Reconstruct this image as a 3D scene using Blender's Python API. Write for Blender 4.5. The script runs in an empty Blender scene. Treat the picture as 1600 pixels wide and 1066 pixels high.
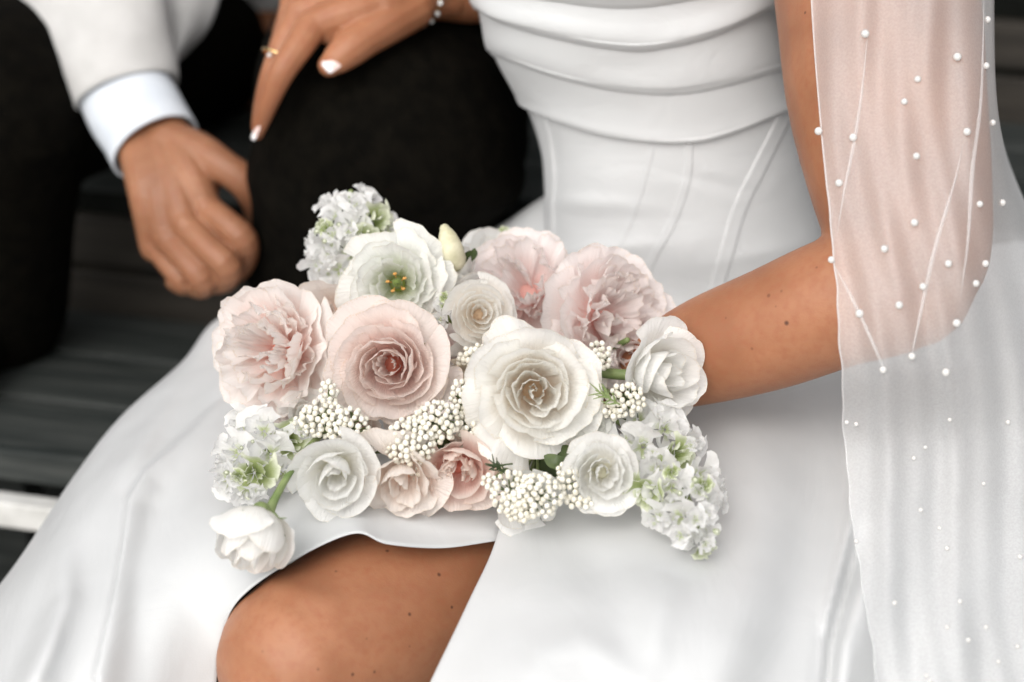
import bpy, bmesh, math, random
import numpy as np
from mathutils import Vector, Matrix

# ------------------------------------------------------------------ camera, sky, sun, exposure
sc = bpy.context.scene
C = sc.collection
PITCH = math.radians(23.0)
CAM = np.array([0.0, 0.0, 1.345])
FPX = 3200.0                                   # focal length in photo pixels (72 mm on 36 mm)
FW = np.array([0, math.cos(PITCH), -math.sin(PITCH)])
UPV = np.array([0, math.sin(PITCH), math.cos(PITCH)])
RT = np.array([1.0, 0, 0])

cd = bpy.data.cameras.new('camera')
cam = bpy.data.objects.new('camera', cd); C.objects.link(cam)
cam.location = CAM
cam.rotation_euler = (math.radians(90) - PITCH, 0, 0)
cd.lens = 72; cd.sensor_width = 36; cd.clip_start = 0.05; cd.clip_end = 200
cd.dof.use_dof = True; cd.dof.focus_distance = 1.54; cd.dof.aperture_fstop = 3.0
sc.camera = cam

SUN_EL, SUN_AZ = math.radians(42), math.radians(-22)     # azimuth measured from straight behind the camera, + = right
w = bpy.data.worlds.new('World'); sc.world = w; w.use_nodes = True
nt = w.node_tree; nt.nodes.clear()
sky = nt.nodes.new('ShaderNodeTexSky'); sky.sky_type = 'NISHITA'; sky.sun_disc = False
sky.sun_elevation = SUN_EL; sky.sun_rotation = math.radians(180) - SUN_AZ
sky.dust_density = 6.0; sky.air_density = 1.0; sky.ozone_density = 1.0
hs = nt.nodes.new('ShaderNodeHueSaturation'); hs.inputs['Saturation'].default_value = 0.25
bg = nt.nodes.new('ShaderNodeBackground'); bg.inputs['Strength'].default_value = 0.15
wo = nt.nodes.new('ShaderNodeOutputWorld')
nt.links.new(sky.outputs[0], hs.inputs['Color']); nt.links.new(hs.outputs[0], bg.inputs[0]); nt.links.new(bg.outputs[0], wo.inputs[0])
sl = bpy.data.lights.new('sun', 'SUN'); sl.energy = 1.35; sl.angle = math.radians(110); sl.color = (1, 0.978, 0.95)
sun = bpy.data.objects.new('sun', sl); C.objects.link(sun)
sd = Vector((math.sin(SUN_AZ) * math.cos(SUN_EL), -math.cos(SUN_AZ) * math.cos(SUN_EL), math.sin(SUN_EL)))
sun.rotation_euler = sd.to_track_quat('Z', 'Y').to_euler()
vs = sc.view_settings; vs.view_transform = 'Standard'; vs.look = 'None'; vs.gamma = 1; vs.exposure = 0.14
vs.use_curve_mapping = False
sc.cycles.transparent_max_bounces = 24
sc.cycles.max_bounces = 16; sc.cycles.diffuse_bounces = 9; sc.cycles.transmission_bounces = 12

# ------------------------------------------------------------------ helpers
def P(px, py, d):
    """photo pixel + distance along the optical axis -> world point"""
    return CAM + d * (FW + (px - 800) / FPX * RT - (py - 533) / FPX * UPV)

def PP(lst):
    return np.array([P(*q) for q in lst])

def camvec(r, u, t):
    """direction from right / up / toward-camera components"""
    v = r * RT + u * UPV - t * FW
    return v / np.linalg.norm(v)

def catmull(pts, n):
    """resample (m,k) control points to n points"""
    pts = np.asarray(pts, float); m = len(pts)
    t = np.linspace(0, m - 1, n); i = np.clip(t.astype(int), 0, m - 2); f = (t - i)[:, None]
    e = np.vstack([2 * pts[0] - pts[1], pts, 2 * pts[-1] - pts[-2]])
    p0, p1, p2, p3 = e[i], e[i + 1], e[i + 2], e[i + 3]
    return 0.5 * (2 * p1 + (p2 - p0) * f + (2 * p0 - 5 * p1 + 4 * p2 - p3) * f ** 2 + (3 * p1 - p0 - 3 * p2 + p3) * f ** 3)

def catgrid(g, n, m):
    g = np.asarray(g, float)
    a = np.stack([catmull(g[:, j], n) for j in range(g.shape[1])], 1)
    return np.stack([catmull(a[i], m) for i in range(n)], 0)

def grid_faces(n, m, off=0, wrap=False):
    i, j = np.meshgrid(np.arange(n - 1), np.arange(m if wrap else m - 1), indexing='ij')
    j2 = (j + 1) % m
    f = np.stack([i * m + j, i * m + j2, (i + 1) * m + j2, (i + 1) * m + j], -1).reshape(-1, 4) + off
    return f.tolist()

class MB:
    """collects vertices and faces (and the petal attribute) for one mesh"""
    def __init__(s): s.v = []; s.f = []; s.a = []; s.n = 0
    def add(s, v, f, a=None):
        v = np.asarray(v, float).reshape(-1, 3)
        s.v.append(v); s.f += [[q + s.n for q in ff] for ff in f]
        a = np.zeros((len(v), 2)) if a is None else np.asarray(a, float)
        s.a.append(a if a.ndim == 2 and a.shape == (len(v), 2) else np.stack([a.ravel(), a.ravel() * 0], 1))
        s.n += len(v)
    def mesh(s, name, smooth=True):
        me = bpy.data.meshes.new(name)
        me.from_pydata(np.concatenate(s.v).tolist(), [], s.f)
        at = me.attributes.new('pv', 'FLOAT', 'POINT'); aa = np.concatenate(s.a).astype(np.float32); at.data.foreach_set('value', np.ascontiguousarray(aa[:, 0]))
        if np.any(aa[:, 1]):
            at = me.attributes.new('pu', 'FLOAT', 'POINT'); at.data.foreach_set('value', np.ascontiguousarray(aa[:, 1]))
        if smooth: me.polygons.foreach_set('use_smooth', [True] * len(me.polygons))
        me.update(); return me

def link(name, me, mat, parent=None, mw=None):
    o = bpy.data.objects.new(name, me); C.objects.link(o)
    if mat is not None and me is not None:
        me.materials.clear(); me.materials.append(mat)
    if mw is not None: o.matrix_world = mw
    if parent is not None: setparent(o, parent)
    return o

def worldm(o):
    m = o.matrix_basis.copy()
    if o.parent: m = worldm(o.parent) @ o.matrix_parent_inverse @ m
    return m

def setparent(o, p):
    o.parent = p; o.matrix_parent_inverse = worldm(p).inverted()

def empty(name, loc, parent=None):
    e = bpy.data.objects.new(name, None); C.objects.link(e); e.empty_display_size = .05
    e.location = loc
    if parent is not None: setparent(e, parent)
    return e

def tag(o, label=None, cat=None, group=None, kind=None):
    if label: o['label'] = label
    if cat: o['category'] = cat
    if group: o['group'] = group
    if kind: o['kind'] = kind
    return o

def frames(pts):
    """parallel transport frames along a path"""
    t = np.gradient(pts, axis=0); t /= np.linalg.norm(t, axis=1)[:, None] + 1e-12
    a = np.array([0, 0, 1.0]) if abs(t[0][2]) < .9 else np.array([1.0, 0, 0])
    n = np.cross(t[0], a); n /= np.linalg.norm(n); N = [n]
    for k in range(1, len(pts)):
        n = N[-1] - np.dot(N[-1], t[k]) * t[k]; n /= np.linalg.norm(n); N.append(n)
    N = np.array(N); return t, N, np.cross(t, N)

def tube(mb, pts, rad, ns=14, res=None, cap=True, side=None, flat=None, a=None):
    """tube of varying radius along a smoothed path; side + flat give an elliptical section (flat = thickness across 'side' normal)"""
    pts = np.asarray(pts, float); rad = np.asarray(rad, float)
    if rad.ndim == 0: rad = np.full(len(pts), float(rad))
    if res:
        q = catmull(np.hstack([pts, rad[:, None]]), res); pts, rad = q[:, :3], np.maximum(q[:, 3], 1e-4)
    t, N, B = frames(pts)
    fl = 1.0
    if side is not None:
        s = np.asarray(side, float); N = s[None] - (t @ s)[:, None] * t; N /= np.linalg.norm(N, axis=1)[:, None]; B = np.cross(t, N); fl = flat or 1.0
    if cap:
        ks = [(.0, .05), (.55, .55 * 0 + .78)]
        pre = [(pts[0] - t[0] * rad[0] * c, rad[0] * r, N[0], B[0]) for c, r in ((.98, .12), (.8, .6), (.45, .89))]
        post = [(pts[-1] + t[-1] * rad[-1] * c, rad[-1] * r, N[-1], B[-1]) for c, r in ((.45, .89), (.8, .6), (.98, .12))]
    else: pre = post = []
    secs = pre + [(pts[i], rad[i], N[i], B[i]) for i in range(len(pts))] + post
    th = np.linspace(0, 2 * math.pi, ns, endpoint=False); c, s_ = np.cos(th)[:, None], np.sin(th)[:, None]
    v = np.array([p + r * (c * n + fl * s_ * b) for p, r, n, b in secs])
    f = grid_faces(len(secs), ns, 0, True)
    if cap: f += [list(range(ns))[::-1], [(len(secs) - 1) * ns + k for k in range(ns)]]
    mb.add(v, f, a)

def ellipsoid(mb, c, r, axes=None, nu=16, nv=10, a=None):
    th = np.linspace(0, 2 * math.pi, nu, endpoint=False); ph = np.linspace(-math.pi / 2 + .08, math.pi / 2 - .08, nv)
    v = np.array([[math.cos(p) * math.cos(t), math.cos(p) * math.sin(t), math.sin(p)] for p in ph for t in th]) * np.asarray(r)
    if axes is not None: v = v @ np.asarray(axes)
    f = grid_faces(nv, nu, 0, True) + [list(range(nu))[::-1], [(nv - 1) * nu + k for k in range(nu)]]
    mb.add(v + np.asarray(c), f, a)

def remesh(mb, voxel, smooth=6):
    o = link('tmp', mb.mesh('tmp'), None)
    m = o.modifiers.new('r', 'REMESH'); m.mode = 'VOXEL'; m.voxel_size = voxel
    m2 = o.modifiers.new('s', 'SMOOTH'); m2.factor = .5; m2.iterations = smooth
    dg = bpy.context.evaluated_depsgraph_get()
    me = bpy.data.meshes.new_from_object(o.evaluated_get(dg))
    old = o.data; bpy.data.objects.remove(o); bpy.data.meshes.remove(old)
    n = len(me.vertices); v = np.empty(n * 3, np.float32); me.vertices.foreach_get('co', v)
    f = [list(p.vertices) for p in me.polygons]; bpy.data.meshes.remove(me)
    return v.reshape(-1, 3).astype(float), f

def normals(v, f):
    v = np.asarray(v); F = np.array(f); n = np.zeros_like(v)
    fn = np.cross(v[F[:, 2]] - v[F[:, 0]], v[F[:, 3]] - v[F[:, 1]])
    for k in range(4): np.add.at(n, F[:, k], fn)
    return n / (np.linalg.norm(n, axis=1)[:, None] + 1e-12)

def snoise(p, seed, oct=3, scale=1.0):
    """cheap smooth numpy noise from sines, about -1..1"""
    rng = np.random.RandomState(seed); out = np.zeros(len(p)); amp, tot = 1.0, 0
    for o in range(oct):
        for k in range(4):
            d = rng.normal(size=p.shape[1]); d *= scale * 2 ** o / np.linalg.norm(d)
            out += amp * np.sin(p @ d + rng.uniform(0, 6.28)) * .5
        tot += amp; amp *= .5
    return out / tot

def polydist(x, y, line):
    """distance of points to a polyline in photo pixels, with sign of the side and position 0..1 along it"""
    line = np.asarray(line, float); best = np.full(x.shape, 1e9); sgn = np.zeros(x.shape); pos = np.zeros(x.shape)
    for k in range(len(line) - 1):
        a, b = line[k], line[k + 1]; ab = b - a; L2 = ab @ ab
        t = np.clip(((x - a[0]) * ab[0] + (y - a[1]) * ab[1]) / L2, 0, 1)
        dx, dy = x - a[0] - t * ab[0], y - a[1] - t * ab[1]; dd = np.hypot(dx, dy); m = dd < best
        best = np.where(m, dd, best); sgn = np.where(m, np.sign(ab[0] * dy - ab[1] * dx), sgn); pos = np.where(m, (k + t) / (len(line) - 1), pos)
    return best, sgn, pos

# ------------------------------------------------------------------ materials
def mat(name):
    m = bpy.data.materials.new(name); m.use_nodes = True; n = m.node_tree; n.nodes.clear()
    out = n.nodes.new('ShaderNodeOutputMaterial'); return m, n, out

def nd(n, t, **k):
    x = n.nodes.new(t)
    for a, b in k.items(): setattr(x, a, b)
    return x

def noise_mix(n, c1, c2, scale, detail=4, stretch=(1, 1, 1), lo=.35, hi=.65):
    tc = nd(n, 'ShaderNodeTexCoord'); mp = nd(n, 'ShaderNodeMapping'); mp.inputs['Scale'].default_value = stretch
    nz = nd(n, 'ShaderNodeTexNoise'); nz.inputs['Scale'].default_value = scale; nz.inputs['Detail'].default_value = detail
    mr = nd(n, 'ShaderNodeMapRange'); mr.inputs[1].default_value = lo; mr.inputs[2].default_value = hi
    mx = nd(n, 'ShaderNodeMix', data_type='RGBA'); mx.inputs[6].default_value = (*c1, 1); mx.inputs[7].default_value = (*c2, 1)
    n.links.new(tc.outputs['Object'], mp.inputs[0]); n.links.new(mp.outputs[0], nz.inputs[0]); n.links.new(nz.outputs[0], mr.inputs[0]); n.links.new(mr.outputs[0], mx.inputs[0])
    return mx.outputs[2], nz, tc, mp

def bump(n, src, strength, dist):
    b = nd(n, 'ShaderNodeBump'); b.inputs['Strength'].default_value = strength; b.inputs['Distance'].default_value = dist
    n.links.new(src, b.inputs['Height']); return b.outputs[0]

def simple(name, c1, c2, scale=40, rough=.6, spec=.5, bumpd=0, bscale=None, stretch=(1, 1, 1), sheen=0, sss=0, metal=0):
    m, n, out = mat(name); bs = nd(n, 'ShaderNodeBsdfPrincipled')
    col, nz, tc, mp = noise_mix(n, c1, c2, scale, stretch=stretch)
    n.links.new(col, bs.inputs['Base Color']); bs.inputs['Roughness'].default_value = rough
    bs.inputs['Specular IOR Level'].default_value = spec; bs.inputs['Metallic'].default_value = metal
    if sheen: bs.inputs['Sheen Weight'].default_value = sheen
    if sss:
        bs.inputs['Subsurface Weight'].default_value = sss; bs.inputs['Subsurface Radius'].default_value = (1, .35, .2); bs.inputs['Subsurface Scale'].default_value = .004
    if bumpd:
        nz2 = nd(n, 'ShaderNodeTexNoise'); nz2.inputs['Scale'].default_value = bscale or scale; nz2.inputs['Detail'].default_value = 6
        n.links.new(mp.outputs[0], nz2.inputs[0]); n.links.new(bump(n, nz2.outputs[0], .6, bumpd), bs.inputs['Normal'])
    n.links.new(bs.outputs[0], out.inputs[0]); return m

def satin_mat(name, c1, c2, rough=.42):
    m, n, out = mat(name); bs = nd(n, 'ShaderNodeBsdfPrincipled')
    col, nz, tc, mp = noise_mix(n, c1, c2, 9, 3)
    n.links.new(col, bs.inputs['Base Color']); bs.inputs['Roughness'].default_value = rough; bs.inputs['Specular IOR Level'].default_value = .35
    bs.inputs['Sheen Weight'].default_value = .08; bs.inputs['Sheen Roughness'].default_value = .4
    a = nd(n, 'ShaderNodeTexNoise'); a.inputs['Scale'].default_value = 7; a.inputs['Detail'].default_value = 2
    n.links.new(mp.outputs[0], a.inputs[0])
    wv = nd(n, 'ShaderNodeTexNoise'); wv.inputs['Scale'].default_value = 900; n.links.new(mp.outputs[0], wv.inputs[0])
    b2 = nd(n, 'ShaderNodeBump'); b2.inputs['Strength'].default_value = .25; b2.inputs['Distance'].default_value = .0004; n.links.new(wv.outputs[0], b2.inputs['Height'])
    a3 = nd(n, 'ShaderNodeTexNoise'); a3.inputs['Scale'].default_value = 16; a3.inputs['Detail'].default_value = 3; a3.inputs['Distortion'].default_value = 1.2
    mp3 = nd(n, 'ShaderNodeMapping'); mp3.inputs['Scale'].default_value = (1, .45, 1.6); mp3.inputs['Rotation'].default_value = (0, .4, .5); n.links.new(tc.outputs['Object'], mp3.inputs[0]); n.links.new(mp3.outputs[0], a3.inputs[0])
    b3 = nd(n, 'ShaderNodeBump'); b3.inputs['Strength'].default_value = .35; b3.inputs['Distance'].default_value = .004; n.links.new(a3.outputs[0], b3.inputs['Height']); n.links.new(b2.outputs[0], b3.inputs['Normal']); b2 = b3
    b1 = nd(n, 'ShaderNodeBump'); b1.inputs['Strength'].default_value = .6; b1.inputs['Distance'].default_value = .007; n.links.new(a.outputs[0], b1.inputs['Height']); n.links.new(b2.outputs[0], b1.inputs['Normal'])
    n.links.new(b1.outputs[0], bs.inputs['Normal']); n.links.new(bs.outputs[0], out.inputs[0]); return m

def petal_mat(name, base, mid, edge, p1=.35, p2=.8, trans=.45):
    m, n, out = mat(name); bs = nd(n, 'ShaderNodeBsdfPrincipled'); tr = nd(n, 'ShaderNodeBsdfTranslucent'); mx = nd(n, 'ShaderNodeMixShader')
    at = nd(n, 'ShaderNodeAttribute', attribute_name='pv'); tc = nd(n, 'ShaderNodeTexCoord')
    nz = nd(n, 'ShaderNodeTexNoise'); nz.inputs['Scale'].default_value = 45; nz.inputs['Detail'].default_value = 4
    ad = nd(n, 'ShaderNodeMath', operation='MULTIPLY_ADD'); ad.inputs[1].default_value = .35
    sb = nd(n, 'ShaderNodeMath', operation='SUBTRACT'); sb.inputs[1].default_value = .175
    n.links.new(tc.outputs['Object'], nz.inputs[0]); n.links.new(nz.outputs[0], ad.inputs[0]); n.links.new(at.outputs['Fac'], ad.inputs[2]); n.links.new(ad.outputs[0], sb.inputs[0])
    r = nd(n, 'ShaderNodeValToRGB'); e = r.color_ramp.elements
    e[0].position = .05; e[0].color = (*base, 1); e[1].position = p2; e[1].color = (*edge, 1)
    k = e.new(p1); k.color = (*mid, 1)
    k = e.new(.97); k.color = (*edge, 1); k = e.new(1.0); k.color = (edge[0] * .95, edge[1] * .91, edge[2] * .84, 1)
    n.links.new(sb.outputs[0], r.inputs[0]); n.links.new(r.outputs[0], bs.inputs['Base Color']); n.links.new(r.outputs[0], tr.inputs[0])
    bs.inputs['Roughness'].default_value = .55; bs.inputs['Specular IOR Level'].default_value = .25
    bs.inputs['Sheen Weight'].default_value = .15
    n2 = nd(n, 'ShaderNodeTexNoise'); n2.inputs['Scale'].default_value = 130; n2.inputs['Detail'].default_value = 5
    n.links.new(tc.outputs['Object'], n2.inputs[0]); au = nd(n, 'ShaderNodeAttribute', attribute_name='pu'); cx = nd(n, 'ShaderNodeCombineXYZ'); n.links.new(au.outputs['Fac'], cx.inputs[0]); n.links.new(at.outputs['Fac'], cx.inputs[1])
    mpv = nd(n, 'ShaderNodeMapping'); mpv.inputs['Scale'].default_value = (16, 2.2, 1); n.links.new(cx.outputs[0], mpv.inputs[0])
    nv_ = nd(n, 'ShaderNodeTexNoise'); nv_.inputs['Scale'].default_value = 1.0; nv_.inputs['Detail'].default_value = 5; nv_.inputs['Distortion'].default_value = .4; n.links.new(mpv.outputs[0], nv_.inputs[0])
    bb = nd(n, 'ShaderNodeBump'); bb.inputs['Strength'].default_value = .55; bb.inputs['Distance'].default_value = .0022; n.links.new(nv_.outputs[0], bb.inputs['Height'])
    b2 = nd(n, 'ShaderNodeBump'); b2.inputs['Strength'].default_value = .4; b2.inputs['Distance'].default_value = .0009; n.links.new(n2.outputs[0], b2.inputs['Height']); n.links.new(bb.outputs[0], b2.inputs['Normal'])
    n.links.new(b2.outputs[0], bs.inputs['Normal']); n.links.new(b2.outputs[0], tr.inputs['Normal'])
    mx.inputs[0].default_value = trans
    n.links.new(bs.outputs[0], mx.inputs[1]); n.links.new(tr.outputs[0], mx.inputs[2]); n.links.new(mx.outputs[0], out.inputs[0]); return m

def skin_mat(name, c1, c2, red, moles=()):
    m, n, out = mat(name); bs = nd(n, 'ShaderNodeBsdfPrincipled')
    col, nz, tc, mp = noise_mix(n, c1, c2, 14, 5)
    n2 = nd(n, 'ShaderNodeTexNoise'); n2.inputs['Scale'].default_value = 160; n2.inputs['Detail'].default_value = 3; n.links.new(tc.outputs['Object'], n2.inputs[0])
    mr = nd(n, 'ShaderNodeMapRange'); mr.inputs[1].default_value = .45; mr.inputs[2].default_value = .8; mr.inputs[4].default_value = .5; n.links.new(n2.outputs[0], mr.inputs[0])
    mx = nd(n, 'ShaderNodeMix', data_type='RGBA'); mx.inputs[7].default_value = (*red, 1); n.links.new(mr.outputs[0], mx.inputs[0]); n.links.new(col, mx.inputs[6])
    cur = mx.outputs[2]
    for (p, r, s) in moles:
        di = nd(n, 'ShaderNodeVectorMath', operation='DISTANCE'); di.inputs[1].default_value = tuple(p); n.links.new(tc.outputs['Object'], di.inputs[0])
        q = nd(n, 'ShaderNodeMapRange'); q.inputs[1].default_value = r * .35; q.inputs[2].default_value = r; q.inputs[3].default_value = s; q.inputs[4].default_value = 0
        n.links.new(di.outputs['Value'], q.inputs[0])
        x = nd(n, 'ShaderNodeMix', data_type='RGBA'); x.inputs[7].default_value = (.075, .026, .014, 1); n.links.new(q.outputs[0], x.inputs[0]); n.links.new(cur, x.inputs[6]); cur = x.outputs[2]
    n.links.new(cur, bs.inputs['Base Color'])
    bs.inputs['Roughness'].default_value = .48; bs.inputs['Specular IOR Level'].default_value = .35
    bs.inputs['Subsurface Weight'].default_value = .25; bs.inputs['Subsurface Radius'].default_value = (1, .35, .18); bs.inputs['Subsurface Scale'].default_value = .006
    v = nd(n, 'ShaderNodeTexVoronoi'); v.inputs['Scale'].default_value = 700; n.links.new(tc.outputs['Object'], v.inputs[0])
    n.links.new(bump(n, v.outputs['Distance'], .25, .0004), bs.inputs['Normal']); n.links.new(bs.outputs[0], out.inputs[0]); return m

def tulle_mat(name, alpha):
    m, n, out = mat(name); df = nd(n, 'ShaderNodeBsdfDiffuse'); tl = nd(n, 'ShaderNodeBsdfTranslucent'); tp = nd(n, 'ShaderNodeBsdfTransparent')
    df.inputs[0].default_value = (.86, .865, .87, 1); tl.inputs[0].default_value = (.86, .865, .87, 1)
    a = nd(n, 'ShaderNodeMixShader'); a.inputs[0].default_value = .35; b = nd(n, 'ShaderNodeMixShader')
    tc = nd(n, 'ShaderNodeTexCoord'); nz = nd(n, 'ShaderNodeTexNoise'); nz.inputs['Scale'].default_value = 600; nz.inputs['Detail'].default_value = 1; n.links.new(tc.outputs['Object'], nz.inputs[0])
    mr = nd(n, 'ShaderNodeMapRange'); mr.inputs[1].default_value = .3; mr.inputs[2].default_value = .7; mr.inputs[3].default_value = alpha - .025; mr.inputs[4].default_value = alpha + .025
    n.links.new(nz.outputs[0], mr.inputs[0]); n.links.new(mr.outputs[0], b.inputs[0])
    n.links.new(df.outputs[0], a.inputs[1]); n.links.new(tl.outputs[0], a.inputs[2]); n.links.new(tp.outputs[0], b.inputs[1]); n.links.new(a.outputs[0], b.inputs[2]); n.links.new(b.outputs[0], out.inputs[0]); return m

M = {}
M['satin'] = satin_mat('ivory_satin', (.505, .515, .518), (.55, .56, .564))
M['tulle'] = tulle_mat('white_tulle', .42)
M['pearl'] = simple('pearl', (.56, .55, .53), (.64, .63, .62), 60, .22, .7)
M['white_p'] = petal_mat('white_petal', (.92, .90, .74), (.945, .935, .89), (.945, .945, .93), .32, .75)
M['cream_p'] = petal_mat('cream_petal', (.94, .76, .56), (.945, .895, .82), (.945, .94, .915), .36, .8)
M['pink_p'] = petal_mat('pink_rose_petal', (.92, .38, .28), (.94, .74, .68), (.94, .865, .83), .22, .7)
M['coral_p'] = petal_mat('coral_rose_petal', (.88, .34, .26), (.92, .62, .55), (.93, .82, .76), .3, .85)
M['peony_p'] = petal_mat('blush_peony_petal', (.94, .46, .36), (.94, .775, .72), (.94, .895, .87), .32, .75)
M['blush_p'] = petal_mat('pale_blush_petal', (.94, .60, .54), (.94, .81, .78), (.94, .89, .875), .32, .75)
M['peach_p'] = petal_mat('pale_peach_petal', (.88, .60, .46), (.92, .79, .70), (.93, .87, .82), .3, .8)
M['tan_p'] = petal_mat('tan_petal', (.45, .33, .2), (.66, .55, .42), (.78, .71, .6), .3, .8)
M['lisi_p'] = petal_mat('lisianthus_petal', (.30, .36, .07), (.86, .885, .77), (.91, .915, .885), .38, .70)
M['stock_p'] = petal_mat('stock_petal', (.60, .68, .36), (.91, .915, .885), (.94, .94, .935), .22, .6)
M['gbud'] = petal_mat('green_bud', (.16, .22, .05), (.40, .47, .20), (.78, .81, .66), .35, .85, .2)
M['rice'] = simple('rice_flower_bead', (.62, .59, .49), (.80, .78, .71), 220, .5, .4)
M['stem'] = simple('green_stem', (.13, .19, .06), (.25, .30, .13), 60, .5, .4)
M['bud'] = simple('cream_bud', (.48, .46, .30), (.66, .63, .47), 90, .55, .3, .001, 120)
M['leaf'] = simple('dark_leaf', (.035, .055, .02), (.08, .11, .035), 50, .5, .4)
M['stamen'] = simple('stamen', (.45, .22, .05), (.6, .33, .1), 200, .6, .3)
M['trouser'] = simple('black_wool', (.0017, .0015, .0010), (.0038, .0032, .0021), 60, .9, .05, .0006, 900)
M['jacket'] = simple('ivory_jacket_cloth', (.46, .455, .445), (.52, .515, .505), 30, .8, .2, .0008, 1200, sheen=.2)
M['shirt'] = simple('pale_blue_white_cotton', (.54, .58, .63), (.60, .635, .68), 30, .75, .25, .0004, 1500)
M['riser'] = simple('brown_stained_slat', (.022, .019, .015), (.042, .036, .029), 6, .6, .3, .002, 25, (1, 14, 14))
M['wood'] = simple('dark_stained_plank', (.016, .020, .019), (.046, .050, .047), 6, .55, .3, .002, 25, (1, 14, 14))
M['metal'] = simple('pale_painted_steel', (.50, .50, .48), (.62, .62, .60), 30, .45, .5, .0005, 200)
M['wall'] = simple('dark_wall', (.006, .007, .006), (.012, .013, .011), 5, .9, .1, .004, 20)
M['ground'] = simple('dark_soil', (.012, .010, .008), (.03, .026, .02), 20, .95, .1, .01, 60)
M['bounce'] = simple('pale_bounce', (.42, .41, .39), (.55, .54, .51), 4, .8, .3, .003, 40)  # pale tone for the added slab that bounces fill light
M['gold'] = simple('gold', (.75, .50, .22), (.85, .62, .32), 100, .22, .5, metal=1)
M['gem'] = simple('clear_bead', (.75, .82, .82), (.9, .92, .92), 100, .08, .8)
M['nail'] = simple('french_manicure_nail', (.78, .58, .54), (.82, .66, .62), 100, .12, .6)
M['nailtip'] = simple('white_nail_tip', (.86, .85, .86), (.9, .89, .9), 100, .12, .6)
M['hair'] = simple('brown_hair', (.03, .017, .01), (.07, .04, .022), 80, .5, .4)

# ------------------------------------------------------------------ ground, wall
def box_verts(x0, x1, y0, y1, z0, z1, bev=.0):
    bm = bmesh.new(); bmesh.ops.create_cube(bm, size=1)
    for v in bm.verts: v.co = Vector(((x0 + x1) / 2 + v.co.x * (x1 - x0), (y0 + y1) / 2 + v.co.y * (y1 - y0), (z0 + z1) / 2 + v.co.z * (z1 - z0)))
    if bev: bmesh.ops.bevel(bm, geom=bm.edges[:], offset=bev, segments=2, affect='EDGES', profile=.6)
    v = [list(q.co) for q in bm.verts]; bm.verts.index_update(); f = [[q.index for q in p.verts] for p in bm.faces]; bm.free(); return v, f

gb = MB(); gb.add([(-60, -60, 0), (60, -60, 0), (60, 60, 0), (-60, 60, 0)], [[0, 1, 2, 3]])
tag(link('ground', gb.mesh('ground', False), M['ground']), kind='structure', label='dark ground under the benches')
gb = MB(); gb.add(*box_verts(-7, 7, -9, 1.30, .002, .03, .004))  # unseen pale slab, added to throw fill light up onto skirt and arms
tag(link('bounce_floor', gb.mesh('bounce_floor', False), M['bounce']), kind='structure', label='unseen pale floor slab added in front of the bench to bounce fill light')
# ------------------------------------------------------------------ tiered bench (turned: its right end is nearer)
TH = math.radians(15)
BO = np.array([-.51, 1.836, 0])                       # front edge of the lower tier at the left of the photo
E1 = np.array([math.cos(TH), -math.sin(TH), 0]); E2 = np.array([math.sin(TH), math.cos(TH), 0])
BMW = Matrix(((E1[0], E2[0], 0, BO[0]), (E1[1], E2[1], 0, BO[1]), (0, 0, 1, 0), (0, 0, 0, 1)))
bench = empty('tiered_bench', BO); tag(bench, 'dark stained wooden tiered bench with pale metal front edges, under the couple', 'bench')
rng = random.Random(4)
def bench_piece(name, x0, x1, y0, y1, z0, z1, m, bev=.003):
    b = MB(); b.add(*box_verts(x0, x1, y0, y1, z0, z1, bev)); return link(name, b.mesh(name, False), m, bench, BMW)
TIERS = [(0.0, .45, 3, .122), (.385, .62, 4, .112), (.86, .80, 4, .112)]
for (y0, z, nrow, dep) in TIERS:
    for k in range(nrow):
        a = y0 + k * dep
        bench_piece('plank', -1.6, 2.2, a, a + dep - .011, z - .035 + rng.uniform(-.001, .001), z + rng.uniform(-.0015, .0015), M['wood'])
    if z < .7: bench_piece('edge_bar', -1.6 if z < .5 else .62, 2.2, y0 - .026, y0 - .002, z - .075, z - .047, M['metal'], .003)
    if z > .5:
        for k in range(2):
            zz = z - .05 - k * .07 - .02
            bench_piece('riser_slat', -1.6, 2.2, y0 + .012, y0 + .03, zz - .058, zz, M['riser'])
    for x in (-1.5, -.2, 1.1, 2.1):
        bench_piece('support_post', x, x + .05, y0 + .02, y0 + .07, .001, z - .037, M['wood'], .002)
        bench_piece('support_post', x, x + .05, y0 + nrow * dep - .07, y0 + nrow * dep - .02, .001, z - .037, M['wood'], .002)
b = MB(); b.add(*box_verts(-2.5, 3, 1.6, 1.7, 0.002, 3.0, .004))
tag(link('back_wall', b.mesh('back_wall', False), M['wall'], None, BMW), 'dark wall behind the tiered bench', 'wall')

# ------------------------------------------------------------------ the groom
groom = empty('person', (-.3, 2.35, .45))
tag(groom, 'seated man in black trousers and ivory jacket, hand hanging between his knees', 'person')
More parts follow.
